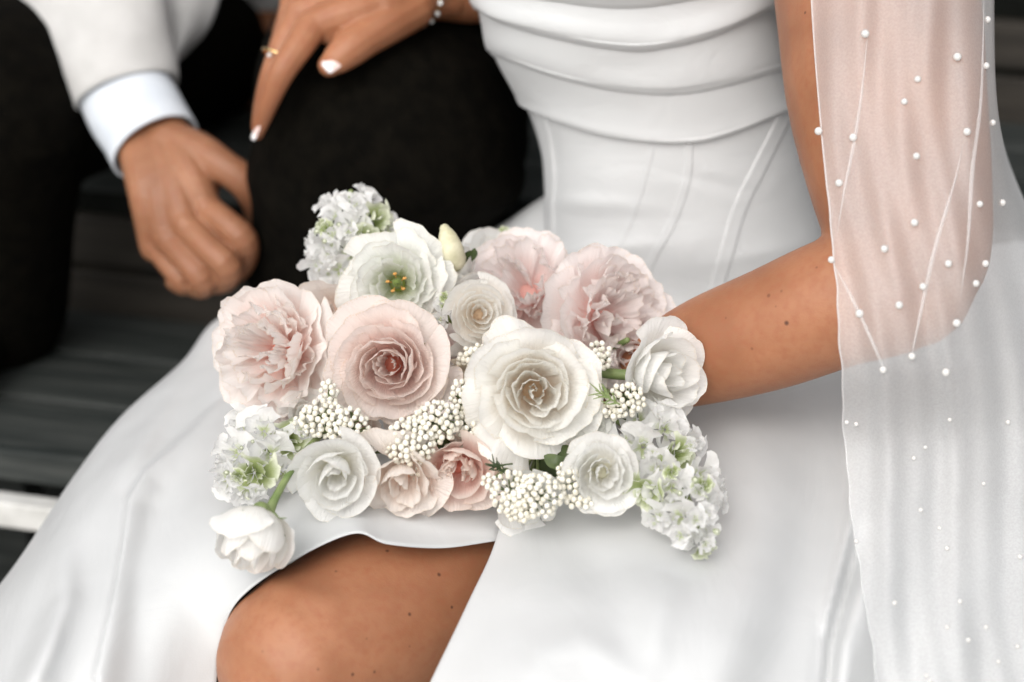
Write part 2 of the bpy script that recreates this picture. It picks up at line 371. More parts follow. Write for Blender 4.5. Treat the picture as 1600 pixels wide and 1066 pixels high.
# --- body: coarse body + fine hand, one mesh
b = MB()
tube(b, [(-.27, 2.5, .70), (-.29, 2.46, .85), (-.30, 2.38, 1.0), (-.31, 2.32, 1.14)], [.13, .135, .15, .13], res=12, side=(1, 0, 0), flat=.75)
tube(b, [(-.31, 2.32, 1.12), (-.31, 2.28, 1.28)], [.06, .055], res=4)
ellipsoid(b, (-.31, 2.25, 1.38), (.075, .095, .115))
ellipsoid(b, (-.31, 2.155, 1.365), (.014, .018, .022))
for s in (-1, 1): ellipsoid(b, (-.31 + s * .077, 2.26, 1.375), (.012, .022, .032))
tube(b, np.vstack([[(-.31, 2.32, 1.14)], [(-.50, 2.34, 1.13)], [P(60, -330, 2.22)], PP([(120, -60, 2.12), (195, 130, 2.05), (240, 215, 2.02)])]), [.075, .07, .05, .045, .034, .030], res=26)
tube(b, [(-.31, 2.32, 1.14), (-.13, 2.34, 1.13), (-.05, 2.45, .92), (-.12, 2.35, .82)], [.075, .065, .05, .035], res=20)
for s, k in ((-1, (-.52, 2.0, .77)), (1, (-.12, 1.92, .74))):
    hip = (-.27 + s * .09, 2.48, .70); ank = (k[0] - .04, k[1] + .07, .50)
    tube(b, [hip, k], [.085, .06], res=8); tube(b, [k, ank], [.055, .04], res=8)
gv, gf = remesh(b, .006, 4)
h = MB()
W = P(236, 205, 2.02)
def finger(mb, pts, rad, res=12): tube(mb, PP(pts), rad, 12, res)
tube(h, PP([(205, 145, 2.045), (225, 185, 2.03), (240, 215, 2.02), (255, 245, 2.005)]), [.030, .031, .032, .033], 16, 8, side=RT * .9 + UPV * .3, flat=.72)
mc = dict(i=(321, 325, 1.970), m=(290, 352, 1.962), r=(262, 372, 1.972), l=(243, 385, 1.992))
for k, o in (('i', 26), ('m', 6), ('r', -12), ('l', -26)):
    tube(h, PP([(240 + o, 216 - o * .3, 2.01), ((240 + o + mc[k][0]) / 2 + 2, (216 + mc[k][1]) / 2, 1.976), mc[k]]), [.020, .0192, .0158], 12, 10)
    ellipsoid(h, P(mc[k][0], mc[k][1] - 2, mc[k][2] - .006), (.0125, .0125, .0125), None, 12, 8)
tube(h, PP([(255, 245, 1.995), (275, 290, 1.980), (285, 325, 1.978)]), [.031, .032, .022], 14, 8, side=RT * .9 + UPV * .3, flat=.55)
finger(h, [mc['i'], (352, 348, 1.953), (379, 374, 1.951), (383, 402, 1.970), (370, 424, 1.995), (352, 428, 2.015)], [.0150, .0138, .0148, .0126, .0116, .0098], 18)
finger(h, [mc['m'], (324, 387, 1.943), (354, 415, 1.940), (352, 436, 1.962), (330, 442, 1.99), (310, 434, 2.01)], [.0150, .0138, .0148, .0124, .0115, .0098], 18)
finger(h, [mc['r'], (291, 407, 1.953), (316, 436, 1.951), (315, 449, 1.975), (297, 446, 2.0)], [.0140, .0128, .0138, .0115, .010], 16)
finger(h, [mc['l'], (264, 414, 1.975), (285, 437, 1.972), (285, 446, 1.99), (272, 440, 2.01)], [.0122, .0110, .0118, .0100, .0088], 16)
finger(h, [(262, 222, 2.005), (315, 242, 1.985), (354, 264, 1.972), (384, 286, 1.976), (398, 314, 1.992), (401, 340, 2.010)], [.0235, .0205, .0165, .0168, .0145, .0110], 18)
tube(h, PP([(290, 244, 1.995), (322, 270, 1.988), (324, 296, 1.984)]), [.019, .0155, .012], 10, 6)
hv, hf = remesh(h, .0015, 5)
b = MB(); b.add(gv, gf); b.add(hv, hf)
M['skin_m'] = skin_mat('tanned_skin_groom', (.225, .098, .050), (.32, .150, .080), (.24, .078, .042))
gbody = link('body', b.mesh('body'), M['skin_m'], groom)
b = MB(); ellipsoid(b, (-.31, 2.275, 1.41), (.082, .095, .105)); link('hair', b.mesh('hair'), M['hair'], groom)
# --- trousers
b = MB()
tube(b, [(-.16, 2.52, .71), (-.14, 2.25, .735), (-.122, 2.0, .755), (-.122, 1.90, .745)], [.135, .132, .140, .124], 24, 22)
tube(b, [(-.122, 1.90, .745), (-.145, 1.90, .66), (-.162, 1.94, .57), (-.165, 1.99, .49)], [.132, .115, .104, .100], 24, 18)
tube(b, [(-.38, 2.52, .71), (-.45, 2.25, .735), (-.515, 2.04, .75), (-.525, 2.0, .74)], [.12, .112, .105, .09], 20, 18)
tube(b, [(-.52, 2.01, .75), (-.545, 2.04, .63), (-.57, 2.09, .49)], [.098, .085, .08], 20, 14)
tube(b, [(-.42, 2.52, .73), (-.27, 2.55, .74), (-.12, 2.52, .73)], [.11, .14, .11], 18, 10)
v, f = remesh(b, .006, 8); n = normals(v, f)
rel = v - np.array([-.12, 1.90, .74])
fold = np.sin(rel[:, 2] * 55 + rel[:, 0] * 38 + 1.6 * snoise(v, 3, 2, 9)) * .5 + .5
amp = np.exp(-np.linalg.norm(rel + np.array([0, 0, .10]), axis=1) ** 2 / .035) * .013
v = v + n * (amp * fold ** 2 + .003 * snoise(v, 8, 2, 22))[:, None]
b = MB(); b.add(v, f); trs = link('trousers', b.mesh('trousers'), M['trouser'], groom); tag(trs, 'black wool trousers')
for s, (x, y) in ((-1, (-.572, 2.06)), (1, (-.157, 1.95))):
    b = MB(); tube(b, [(x, y + .06, .49), (x - .005, y, .49), (x - .012, y - .12, .482), (x - .015, y - .17, .480)], [.036, .04, .038, .026], 14, 10); link('shoe', b.mesh('shoe'), M['trouser'], groom)
# --- cuff and jacket
def sleeve(mb, pts, rad, side, flat, ns=40, res=30, thick=.003, back=.04, wob=0, seed=0):
    pts = np.asarray(pts, float); q = catmull(np.hstack([pts, np.asarray(rad)[:, None]]), res); p, r = q[:, :3], q[:, 3]
    p = np.vstack([p, p[-1:], p[-1:] * .4 + p[-2:-1] * .6, p[-4:-3]]); r = np.concatenate([r, [r[-1] - thick], [r[-1] - thick], [r[-1] - thick]])
    t = np.gradient(q[:, :3], axis=0); t /= np.linalg.norm(t, axis=1)[:, None]; t = np.vstack([t, t[-1:], t[-1:], t[-1:]])
    s = np.asarray(side, float); N = s[None] - (t @ s)[:, None] * t; N /= np.linalg.norm(N, axis=1)[:, None]; B = np.cross(t, N)
    th = np.linspace(0, 2 * math.pi, ns, endpoint=False); V = []
    for k in range(len(p)):
        rr = np.full(ns, r[k])
        if wob:
            L = min(k / res, 1.0); rr = rr + wob * math.sin(L * math.pi * .5 + .4) * np.sin(3 * th + L * 9 + seed) * (1 - L ** 6) + wob * .7 * np.sin(2 * th - L * 17 + seed) * (1 - L ** 6)
        V.append(p[k] + rr[:, None] * (np.cos(th)[:, None] * N[k] + flat * np.sin(th)[:, None] * B[k]))
    mb.add(np.array(V), grid_faces(len(p), ns, 0, True))
SD = RT * .82 + UPV * .50
b = MB(); sleeve(b, PP([(150, 60, 2.10), (182, 118, 2.065), (214, 178, 2.035), (243, 230, 2.008)]), [.047, .048, .047, .0465], SD, .8, wob=.0008)
tag(link('shirt_cuff', b.mesh('shirt_cuff'), M['shirt'], groom), 'pale blue-white shirt cuff')
b = MB()
sleeve(b, np.vstack([[(-.49, 2.34, 1.13)], [P(40, -330, 2.2)], PP([(100, -140, 2.14), (150, 0, 2.095), (176, 75, 2.065), (198, 148, 2.05)])]), [.085, .09, .085, .072, .062, .0535], SD, .85, wob=.0048, res=50)
sleeve(b, [(-.13, 2.34, 1.13), (-.06, 2.43, .94), (-.12, 2.36, .83)], [.085, .075, .06], (1, 0, 0), .9, res=20)
tube(b, [(-.285, 2.48, .84), (-.29, 2.46, .88), (-.30, 2.38, 1.02), (-.31, 2.33, 1.15)], [.175, .18, .19, .15], 30, 14, side=(1, 0, 0), flat=.72)
# front panel hanging over the lap
g = [[P(200, -160, 2.22), P(290, -160, 2.2), P(400, -160, 2.24)], [P(215, -40, 2.19), P(285, -40, 2.16), P(352, -40, 2.2)], [P(230, 40, 2.16), P(285, 40, 2.13), P(325, 40, 2.17)], [P(245, 100, 2.15), P(272, 96, 2.12), P(285, 88, 2.15)]]
gg = catgrid(g, 20, 16); b.add(gg, grid_faces(20, 16)); b.add(gg + np.array([0, .012, -.004]), grid_faces(20, 16))
tag(link('jacket', b.mesh('jacket'), M['jacket'], groom), 'ivory jacket sleeve and front')

# ------------------------------------------------------------------ the bride
bride = empty('person', (.16, 1.75, .45))
tag(bride, 'seated woman in white satin wedding gown with pearl veil, one knee bare', 'person')
# torso profile in photo pixels: row, centre, half width, front distance
TPY = np.array([-330, -150, 0, 100, 170, 240, 350, 470, 560, 640])
TCX = np.array([940, 950, 975, 1002, 1037, 1056, 1075, 1086, 1090, 1090])
THW = np.array([230, 232, 229, 222, 211, 208, 222, 238, 262, 280])
TFD = np.array([1.70, 1.69, 1.695, 1.72, 1.745, 1.765, 1.785, 1.805, 1.81, 1.81])
TB = .105
def torso(py): return np.interp(py, TPY, TCX), np.interp(py, TPY, THW), np.interp(py, TPY, TFD)
_fine = np.linspace(-330, 640, 200)
def _sm(a):
    q = np.interp(_fine, TPY, a)
    for _ in range(30): q[1:-1] = (q[:-2] + 2 * q[1:-1] + q[2:]) / 4
    return q
_c, _h, _d = _sm(TCX), _sm(THW), _sm(TFD)
def torso(py): return np.interp(py, _fine, _c), np.interp(py, _fine, _h), np.interp(py, _fine, _d)
def tfront(px, py):
    c, hw, fd = torso(py); u = np.clip((px - c) / hw, -.999, .999)
    return fd + TB * (1 - np.sqrt(1 - u * u))
def torso_pt(px, py, off):
    """point on the bodice surface lifted 'off' metres along the elliptical normal"""
    c, hw, fd = torso(py); u = np.clip((px - c) / hw, -.9995, .9995); d0 = fd + TB
    s = math.sqrt(1 - u * u); R_ = hw * d0 / FPX
    nx, nd_ = u / R_, s / TB; L = math.hypot(nx, nd_); nx /= L; nd_ /= L
    return P(px, py, d0 - TB * s) * 0 + (P(c, py, d0) + RT * (u * R_ + off * nx) - FW * (TB * s + off * nd_))

MOLES = []
# --- body
b = MB()
rows = np.linspace(-330, 640, 30); th = np.linspace(0, 2 * math.pi, 28, endpoint=False); V = []
for r in rows:
    c, hw, fd = torso(r); d0 = fd + TB
    V.append([P(c, r, d0) + RT * (hw * d0 / FPX - .012) * math.cos(t) - FW * (TB - .012) * math.sin(t) for t in th])
b.add(np.array(V), grid_faces(30, 28, 0, True) + [list(range(28)), [29 * 28 + k for k in range(28)][::-1]])
sh = P(945, -420, 1.79)
tube(b, [P(945, -330, 1.79), sh, sh + np.array([0, .01, .06])], [.10, .075, .045], 18, 8, side=RT, flat=.8)
tube(b, [sh, sh + np.array([0, 0, .16])], [.05, .048], 14, 6)
ellipsoid(b, sh + np.array([-.01, -.03, .26]), (.068, .088, .11))
ellipsoid(b, sh + np.array([-.012, -.118, .25]), (.012, .016, .02))
for s in (-1, 1): ellipsoid(b, sh + np.array([-.01 + s * .07, -.02, .255]), (.01, .02, .028))
# left arm (photo right)
tube(b, np.vstack([[sh + np.array([.05, .01, -.01])], PP([(1235, -400, 1.75), (1320, -250, 1.70), (1352, -100, 1.65), (1372, 20, 1.615), (1385, 150, 1.585), (1408, 290, 1.56), (1425, 385, 1.545), (1418, 440, 1.54)])]), [.055, .06, .072, .078, .080, .077, .069, .060, .052], 24, 40)
tube(b, PP([(1432, 415, 1.545), (1395, 447, 1.54), (1310, 472, 1.55), (1210, 512, 1.575), (1110, 546, 1.605), (1040, 572, 1.63), (975, 590, 1.655), (950, 595, 1.665)]), [.048, .0515, .0500, .0475, .0430, .036, .029, .027], 24, 40)
# right arm (photo left), reaching to the groom's knee
tube(b, np.vstack([[sh + np.array([-.05, .01, -.01])], PP([(690, -380, 1.80), (690, -250, 1.88), (760, -110, 1.95), (775, -45, 1.955), (740, -18, 1.945), (690, -12, 1.925), (655, -8, 1.905)])]), [.055, .055, .05, .042, .040, .034, .027, .025], 20, 40)
# left leg (bare knee) and right leg
K = np.array([-.150, 1.275, .553])
tube(b, [(.15, 1.74, .56), (.06, 1.56, .55), (-.04, 1.405, .552), (-.107, 1.322, .553), tuple(K)], [.095, .085, .076, .071, .065], 26, 30)
tube(b, [tuple(K + np.array([.006, .006, .004])), tuple(K + np.array([.0, -.008, -.06])), (-.135, 1.29, .38), (-.125, 1.33, .26), (-.12, 1.35, .10), (-.12, 1.34, .06)], [.064, .0615, .058, .055, .036, .034], 24, 26)
tube(b, [(-.12, 1.35, .045), (-.14, 1.27, .035), (-.16, 1.19, .03)], [.035, .034, .02], 14, 8)
tube(b, [(.06, 1.83, .56), (-.10, 1.80, .55), (-.27, 1.74, .53)], [.09, .075, .058], 20, 16)
tube(b, [(-.27, 1.74, .53), (-.33, 1.60, .36), (-.36, 1.56, .12)], [.056, .05, .035], 18, 14)
tube(b, [(-.36, 1.56, .05), (-.38, 1.48, .035), (-.40, 1.40, .03)], [.035, .034, .02], 14, 8)
bv, bf = remesh(b, .0042, 8)
h = MB()
# right hand resting on the knee
tube(h, PP([(700, -12, 1.925), (670, -10, 1.912), (640, -5, 1.895), (600, 5, 1.875)]), [.026, .0255, .026, .028], 16, 8, side=UPV * .8 + FW * .6, flat=.8)
bm_ = dict(i=(488, 40, 1.856), m=(470, 18, 1.878), r=(462, 2, 1.905), l=(468, -12, 1.93))
for k, o in (('i', 0), ('m', -10), ('r', -20), ('l', -28)):
    tube(h, PP([(650, 0 + o * .6, 1.895 - o * .0006), ((650 + bm_[k][0]) / 2, (o * .6 + bm_[k][1]) / 2 - 4, (1.9 + bm_[k][2]) / 2 - .012), bm_[k]]), [.019, .0205, .0155], 12, 10)
tube(h, PP([(635, 0, 1.888), (580, 10, 1.872), (530, 25, 1.868)]), [.026, .028, .02], 14, 8, side=UPV * .8 + FW * .6, flat=.6)
finger(h, [bm_['i'], (463, 78, 1.842), (440, 113, 1.838), (422, 155, 1.848), (409, 191, 1.862), (403, 211, 1.872)], [.0158, .0138, .0124, .0098, .0074, .0050], 22)
finger(h, [bm_['m'], (446, 66, 1.868), (428, 108, 1.868), (414, 150, 1.880), (405, 186, 1.894), (401, 202, 1.90)], [.0145, .0122, .0112, .0092, .0070, .0050], 20)
finger(h, [bm_['r'], (446, 50, 1.905), (433, 90, 1.912), (424, 130, 1.93), (420, 158, 1.945)], [.0138, .0115, .0105, .009, .006], 16)
finger(h, [bm_['l'], (452, 20, 1.935), (440, 55, 1.945), (434, 85, 1.96)], [.0115, .0100, .0092, .006], 14)
finger(h, [(648, 12, 1.888), (606, 36, 1.868), (575, 56, 1.856), (548, 75, 1.846), (526, 93, 1.842), (515, 102, 1.842)], [.0200, .0196, .0178, .0172, .0140, .0108], 22)
tube(h, PP([(600, 15, 1.874), (548, 32, 1.864), (515, 52, 1.86)]), [.022, .018, .011], 12, 8)
# left hand closed round the stems behind the flowers
tube(h, PP([(975, 590, 1.655), (945, 594, 1.668), (915, 592, 1.675)]), [.029, .030, .030], 16, 8, side=UPV, flat=.7)
for k in range(4):
    y0 = 565 + k * 19
    finger(h, [(915, y0 + 5, 1.672), (885, y0, 1.662), (866, y0, 1.672), (868, y0 + 3, 1.692), (890, y0 + 5, 1.704)], [.0125, .0115, .0108, .0098, .008], 14)
finger(h, [(945, 575, 1.665), (915, 550, 1.655), (885, 545, 1.662), (868, 548, 1.676)], [.0155, .014, .0125, .009], 12)
hv, hf = remesh(h, .0015, 6)
b = MB(); b.add(bv, bf); b.add(hv, hf)
# moles: photo pixel -> nearest body surface point on that ray
from mathutils.bvhtree import BVHTree
bvh = BVHTree.FromPolygons([tuple(q) for q in bv], bf)
for (x, y, r, s) in [(1258, 20, 4, .8), (1274, 92, 3.5, .8), (1281, 168, 4, .8), (1229, 505, 6, .9), (1201, 462, 5, .55), (1221, 455, 4, .35), (1276, 418, 3.5, .4), (1175, 545, 4, .4), (1134, 497, 3, .35), (1212, 479, 3, .3),
                     (605, 861, 4.5, .85), (686, 898, 5, .9), (525, 893, 3.5, .7), (640, 960, 4.5, .9), (706, 949, 4, .9), (551, 1054, 4.5, .85), (585, 1050, 4, .7), (497, 1046, 4, .5), (573, 998, 3, .4), (410, 1018, 3, .4), (640, 1010, 3, .4)]:
    dr = P(x, y, 1) - CAM; hit = bvh.ray_cast(Vector(CAM), Vector(dr).normalized())
    if hit[0] is not None: MOLES.append((hit[0], r * (hit[0] - Vector(CAM)).length / FPX * .85, s))
M['skin_f'] = skin_mat('tanned_skin_bride', (.265, .108, .052), (.36, .160, .083), (.285, .092, .046), MOLES)
bbody = link('body', b.mesh('body'), M['skin_f'], bride)
b = MB(); ellipsoid(b, sh + np.array([-.01, -.008, .285]), (.076, .09, .10)); ellipsoid(b, sh + np.array([-.01, .085, .27]), (.045, .04, .045)); link('hair', b.mesh('hair'), M['hair'], bride)
# --- nails
def nail(c, along, out, L, Wd, tip=True):
    c, a, o = np.asarray(c, float), np.asarray(along, float), np.asarray(out, float); a = a / np.linalg.norm(a); o = o - (o @ a) * a; o /= np.linalg.norm(o); s = np.cross(a, o)
    nu, nv = 9, 9; V = []
    for i in range(nv):
        t = i / (nv - 1) * 2 - 1; wd = Wd * (1 - .55 * max(0, abs(t) - .35) ** 2 / .42)
        if abs(t) > .93: wd *= .75
        for j in range(nu):
            u = j / (nu - 1) * 2 - 1; V.append(c + a * t * L + s * u * wd - o * (.55 * Wd * u * u + .06 * L * t * t))
    return np.array(V), grid_faces(nv, nu)
def add_nail(c, along, out, L, Wd):
    v, f = nail(c, along, out, L, Wd); q = MB(); q.add(v, f); o = link('fingernail', q.mesh('fingernail'), M['nail'], bbody)
    v2, f2 = nail(np.asarray(c) + np.asarray(along) / np.linalg.norm(along) * L * .70 + np.asarray(out) / np.linalg.norm(out) * .0004, along, out, L * .38, Wd * .96)
    q = MB(); q.add(v2, f2); link('nail_tip', q.mesh('nail_tip'), M['nailtip'], bbody)
ta = P(514, 101, 1.842) - P(548, 75, 1.846)
add_nail(P(519, 96, 1.8292), ta, -FW * .9 + UPV * .25 - RT * .1, .0085, .0072)
add_nail(P(397.5, 203, 1.8625), P(397, 222, 1.878) - P(409, 191, 1.862), -RT * .85 - FW * .5 + UPV * .15, .0100, .0046)
# --- ring and bracelet
def torus(mb, c, axis, R, r, nu=32, nv=10):
    ax = np.asarray(axis, float); ax /= np.linalg.norm(ax); a = np.cross(ax, [0.3, .2, .9]); a /= np.linalg.norm(a); bb = np.cross(ax, a); V = []
    for i in range(nu):
        t = i / nu * 2 * math.pi; q = math.cos(t) * a + math.sin(t) * bb
        for j in range(nv):
            p = j / nv * 2 * math.pi; V.append(c + q * (R + r * math.cos(p)) + ax * r * math.sin(p))
    F = [[i * nv + j, i * nv + (j + 1) % nv, ((i + 1) % nu) * nv + (j + 1) % nv, ((i + 1) % nu) * nv + j] for i in range(nu) for j in range(nv)]
    mb.add(V, F)
b = MB(); rc = P(436, 88, 1.855); ra = P(424, 112, 1.860) - P(443, 66, 1.862); torus(b, rc, ra, .0156, .0014)
rg = link('ring', b.mesh('ring'), M['gold'], bride); tag(rg, 'thin gold ring')
b = MB(); ellipsoid(b, P(421, 86, 1.846), (.002, .002, .002), None, 8, 6); link('stone', b.mesh('stone'), M['gem'], rg)
b = MB(); torus(b, P(655, -8, 1.905), P(690, -12, 1.925) - P(640, -5, 1.895), .0268, .0009); br = link('bracelet', b.mesh('bracelet'), M['gold'], bride); tag(br, 'thin bracelet with pale beads')
ax = P(690, -12, 1.925) - P(640, -5, 1.895); ax /= np.linalg.norm(ax); a1 = np.cross(ax, UPV); a1 /= np.linalg.norm(a1); a2 = np.cross(ax, a1)
bead = MB(); ellipsoid(bead, (0, 0, 0), (.0024, .0024, .0024), None, 10, 7); beadm = bead.mesh('bead')
for k in range(16):
    t = k / 16 * 6.283; link('bead', beadm, M['gem'], br, Matrix.Translation(Vector(P(655, -8, 1.905) + (math.cos(t) * a1 + math.sin(t) * a2) * .0278)))

# --- bodice: corset, draped folds, boning
def wrinkle(px, r, st):
    if st <= 0 or r <= 235: return 0.
    k = (r - 235) / 200
    return st * (.0022 * math.sin(r * .058 + px * .009 + 1.2 * math.sin(px * .013 + r * .004)) * min(1, k) + .0040 * math.exp(-((r - 330 - (px - 950) * .10) / 13) ** 2) * math.exp(-((px - 920) / 80) ** 2) + .0038 * math.exp(-((r - 395 + (px - 950) * .04) / 11) ** 2) * math.exp(-((px - 930) / 70) ** 2)
                 - .0020 * math.exp(-((r - 300 - (px - 1100) * .25) / 10) ** 2) * math.exp(-((px - 1100) / 60) ** 2) + .0022 * math.exp(-((r - 400 + (px - 1180) * .2) / 12) ** 2) * math.exp(-((px - 1180) / 70) ** 2))
b = MB(); rows = np.linspace(-140, 585, 150); ns = 128; th = np.linspace(0, 2 * math.pi, ns, endpoint=False); V = []
for r in rows:
    c, hw, fd = torso(r); d0 = fd + TB; q = []
    for t in th:
        ct, st = math.cos(t), math.sin(t); wr = wrinkle(c + hw * ct, r, st)
        q.append(P(c, r, d0) + RT * (hw * d0 / FPX + wr) * ct - FW * (TB + wr) * st)
    V.append(q)
b.add(np.array(V), grid_faces(150, ns, 0, True))
bod = link('bodice', b.mesh('bodice'), M['satin'], bride); tag(bod, 'fitted white satin corset bodice')
curves = [
    [(735, -130), (800, -80), (890, -45), (975, -35), (1060, -50), (1130, -85), (1190, -125)],
    [(738, -60), (796, 0), (891, 30), (977, 39), (1064, 24), (1124, 0), (1192, -55)],
    [(744, 5), (790, 47), (869, 80), (956, 100), (1020, 99), (1107, 73), (1204, 14)],
    [(769, 80), (805, 104), (869, 135), (956, 160), (1042, 166), (1128, 147), (1228, 106)],
    [(812, 155), (835, 178), (885, 206), (956, 231), (1045, 241), (1120, 226), (1248, 166)]]
cv = [catmull(np.array(c_, float), 70) for c_ in curves]
for k in range(1, 5):
    top, bot = cv[k - 1], cv[k]; b = MB(); V = []
    prof = [(-.25, .001), (-.05, .004), (.18, .0055), (.40, .0065), (.60, .0085), (.76, .0115), (.88, .0150), (.96, .0168), (1.0, .0160), (1.015, .0125), (1.0, .0075), (.95, .004), (.85, .0015)]
    if k < 4: prof = [(-.35, 0), (0, .002), (.25, .0038), (.45, .006), (.62, .0088), (.78, .0112), (.90, .0120), (.98, .0108), (1.05, .0072), (1.09, .0025), (1.10, -.001)]
    pr = catmull(np.array(prof), 44)
    for s, off in pr:
        q = []
        for i in range(70):
            x, y = top[i] + (bot[i] - top[i]) * s
            u = i / 69
            o_ = off * (.55 + .45 * math.sin(math.pi * u) ** .5) + (.0025 * math.sin(u * 9 + k * 2.1 + s * 2) * s if 0 < s < .95 else 0)
            o_ *= (0, .85, .85, .55, .30)[k]
            c, hw, fd = torso(y); e = (x - c) / hw
            x = c + hw * np.clip(e, -.9995, .9995)
            q.append(torso_pt(x, y, o_ + .002))
        V.append(q)
    b.add(np.array(V), grid_faces(44, 70)); link('draped_fold', b.mesh('draped_fold'), M['satin'], bod)
def surf_strip(name, line, wd, h, parent, n=60, pairs=False):
    L = catmull(np.array(line, float), n); b = MB(); V = []
    t = np.gradient(L, axis=0); t /= np.linalg.norm(t, axis=1)[:, None]; nn = np.stack([-t[:, 1], t[:, 0]], 1)
    us = [-1, -.93, -.82, -.45, 0, .45, .82, .93, 1]; hs_ = [-.5, .55, 1, .8, .7, .8, 1, .55, -.5]
    for i in range(n):
        q = []
        for u, hh in zip(us, hs_):
            x, y = L[i, 0] + nn[i, 0] * wd * u, L[i, 1] + nn[i, 1] * wd * u; c, hw, fd = torso(y); e = min(.999, max(-.999, (x - c) / hw)); q.append(torso_pt(x, y, h * hh + .0003 + wrinkle(x, y, math.sqrt(1 - e * e))))
        V.append(q)
    b.add(np.array(V), grid_faces(n, 9)); return link(name, b.mesh(name), M['satin'], parent)
surf_strip('boning_channel', [(1061, 238), (1058, 293), (1038, 354), (1003, 423), (985, 480)], 6, .0007, bod)
surf_strip('boning_channel', [(1216, 185), (1172, 267), (1141, 328), (1113, 414), (1093, 500)], 11, .0010, bod)
surf_strip('boning_channel', [(838, 170), (852, 216), (860, 280), (858, 380), (858, 470)], 7, .0018, bod)
surf_strip('boning_channel', [(1010, 236), (985, 330), (950, 420), (935, 500)], 4, .0003, bod)

# --- skirt
FOLDS_L = [  # polyline, height towards the viewer (m), half width (px)
    ([(345, 632), (276, 697), (228, 738), (203, 780), (196, 840), (180, 930), (150, 1060)], .020, 24, 1),
    ([(300, 545), (250, 640), (170, 760), (110, 900), (60, 1060)], .014, 30, 0),
    ([(260, 660), (170, 800), (95, 920), (20, 1066)], -.008, 26, 0),
    ([(100, 840), (98, 930), (70, 1010), (30, 1090)], .012, 22, 0),
    ([(360, 700), (300, 820), (255, 940), (225, 1070)], .006, 50, 0),
    ([(620, 805), (690, 822), (770, 826)], .0035, 12, 0),
    ([(470, 870), (420, 905), (370, 960)], .003, 14, 0)]
FOLDS_R = [
    ([(900, 850), (945, 910), (985, 1000), (1000, 1066)], -.006, 40, 0),
    ([(830, 1066), (850, 1020), (905, 1000), (960, 1030), (990, 1060)], .004, 26, 0),
    ([(1050, 900), (1020, 990), (1010, 1080)], .006, 30, 0),
    ([(1180, 640), (1190, 800), (1160, 950), (1120, 1080)], .010, 55, 0),
    ([(1260, 620), (1275, 780), (1240, 950), (1190, 1090)], -.008, 45, 0),
    ([(1330, 640), (1335, 760), (1322, 850), (1295, 960), (1282, 1080)], .014, 30, 1),
    ([(1345, 830), (1320, 930), (1300, 1000), (1290, 1090)], -.030, 15, 0),
    ([(1400, 700), (1390, 850), (1345, 960), (1312, 1080)], .014, 38, 0),
    ([(1480, 640), (1470, 820), (1430, 960), (1400, 1090)], -.010, 40, 0),
    ([(1560, 620), (1540, 820), (1500, 980), (1480, 1090)], .012, 45, 0)]
def cloth(grid, n, m, folds, seed, wave=.002):
    """grid of (px, py, depth) control points -> smooth cloth vertices with folds lifted towards the viewer's side"""
    g = catgrid(np.array(grid, float), n, m); x, y, d = g[..., 0], g[..., 1], g[..., 2].copy()
    for line, hgt, wid, asym in folds:
        D, s, pos = polydist(x, y, line); fade = np.clip(np.minimum(pos * 4, 1), 0, 1) ** .7
        wl = np.where(s > 0, wid * (.28 if asym else 1), wid * (1.6 if asym else 1)); d -= hgt * np.exp(-(D / wl) ** 2) * (.25 + .75 * fade)
    q = np.stack([x.ravel() / 100, y.ravel() / 100], 1); d -= (wave * snoise(q, seed, 2, 1.3)).reshape(d.shape)
    p = CAM + d[..., None] * (FW + (x[..., None] - 800) / FPX * RT - (y[..., None] - 533) / FPX * UPV)
    return p
LEFT = [
 [(775, 845, 1.515), (800, 740, 1.59), (830, 600, 1.70), (850, 480, 1.82), (855, 380, 1.90), (850, 308, 1.96), (850, 340, 2.06)],
 [(690, 856, 1.487), (700, 740, 1.58), (700, 620, 1.69), (710, 520, 1.80), (720, 440, 1.89), (745, 372, 1.97), (740, 400, 2.06)],
 [(605, 850, 1.466), (590, 740, 1.570), (590, 640, 1.68), (590, 550, 1.79), (590, 480, 1.88), (590, 430, 1.96), (590, 460, 2.05)],
 [(550, 834, 1.468), (500, 740, 1.560), (480, 640, 1.67), (470, 570, 1.77), (460, 520, 1.86), (450, 470, 1.94), (440, 500, 2.05)],
 [(450, 880, 1.463), (410, 790, 1.545), (390, 690, 1.65), (370, 600, 1.74), (360, 545, 1.83), (345, 497, 1.92), (330, 520, 2.03)],
 [(372, 938, 1.470), (310, 850, 1.520), (290, 760, 1.60), (275, 680, 1.69), (270, 615, 1.78), (283, 567, 1.87), (270, 600, 1.98)],
 [(346, 1000, 1.480), (250, 940, 1.490), (220, 850, 1.55), (200, 760, 1.61), (188, 700, 1.70), (190, 650, 1.80), (175, 690, 1.93)],
 [(336, 1080, 1.475), (230, 1060, 1.46), (170, 980, 1.48), (130, 900, 1.53), (110, 800, 1.62), (118, 742, 1.74), (100, 780, 1.87)],
 [(325, 1200, 1.46), (210, 1200, 1.43), (120, 1130, 1.43), (40, 1050, 1.46), (0, 970, 1.56), (0, 915, 1.68), (-20, 950, 1.82)],
 [(320, 1400, 1.45), (190, 1400, 1.41), (60, 1330, 1.39), (-60, 1250, 1.40), (-130, 1150, 1.50), (-150, 1075, 1.60), (-170, 1110, 1.75)]]
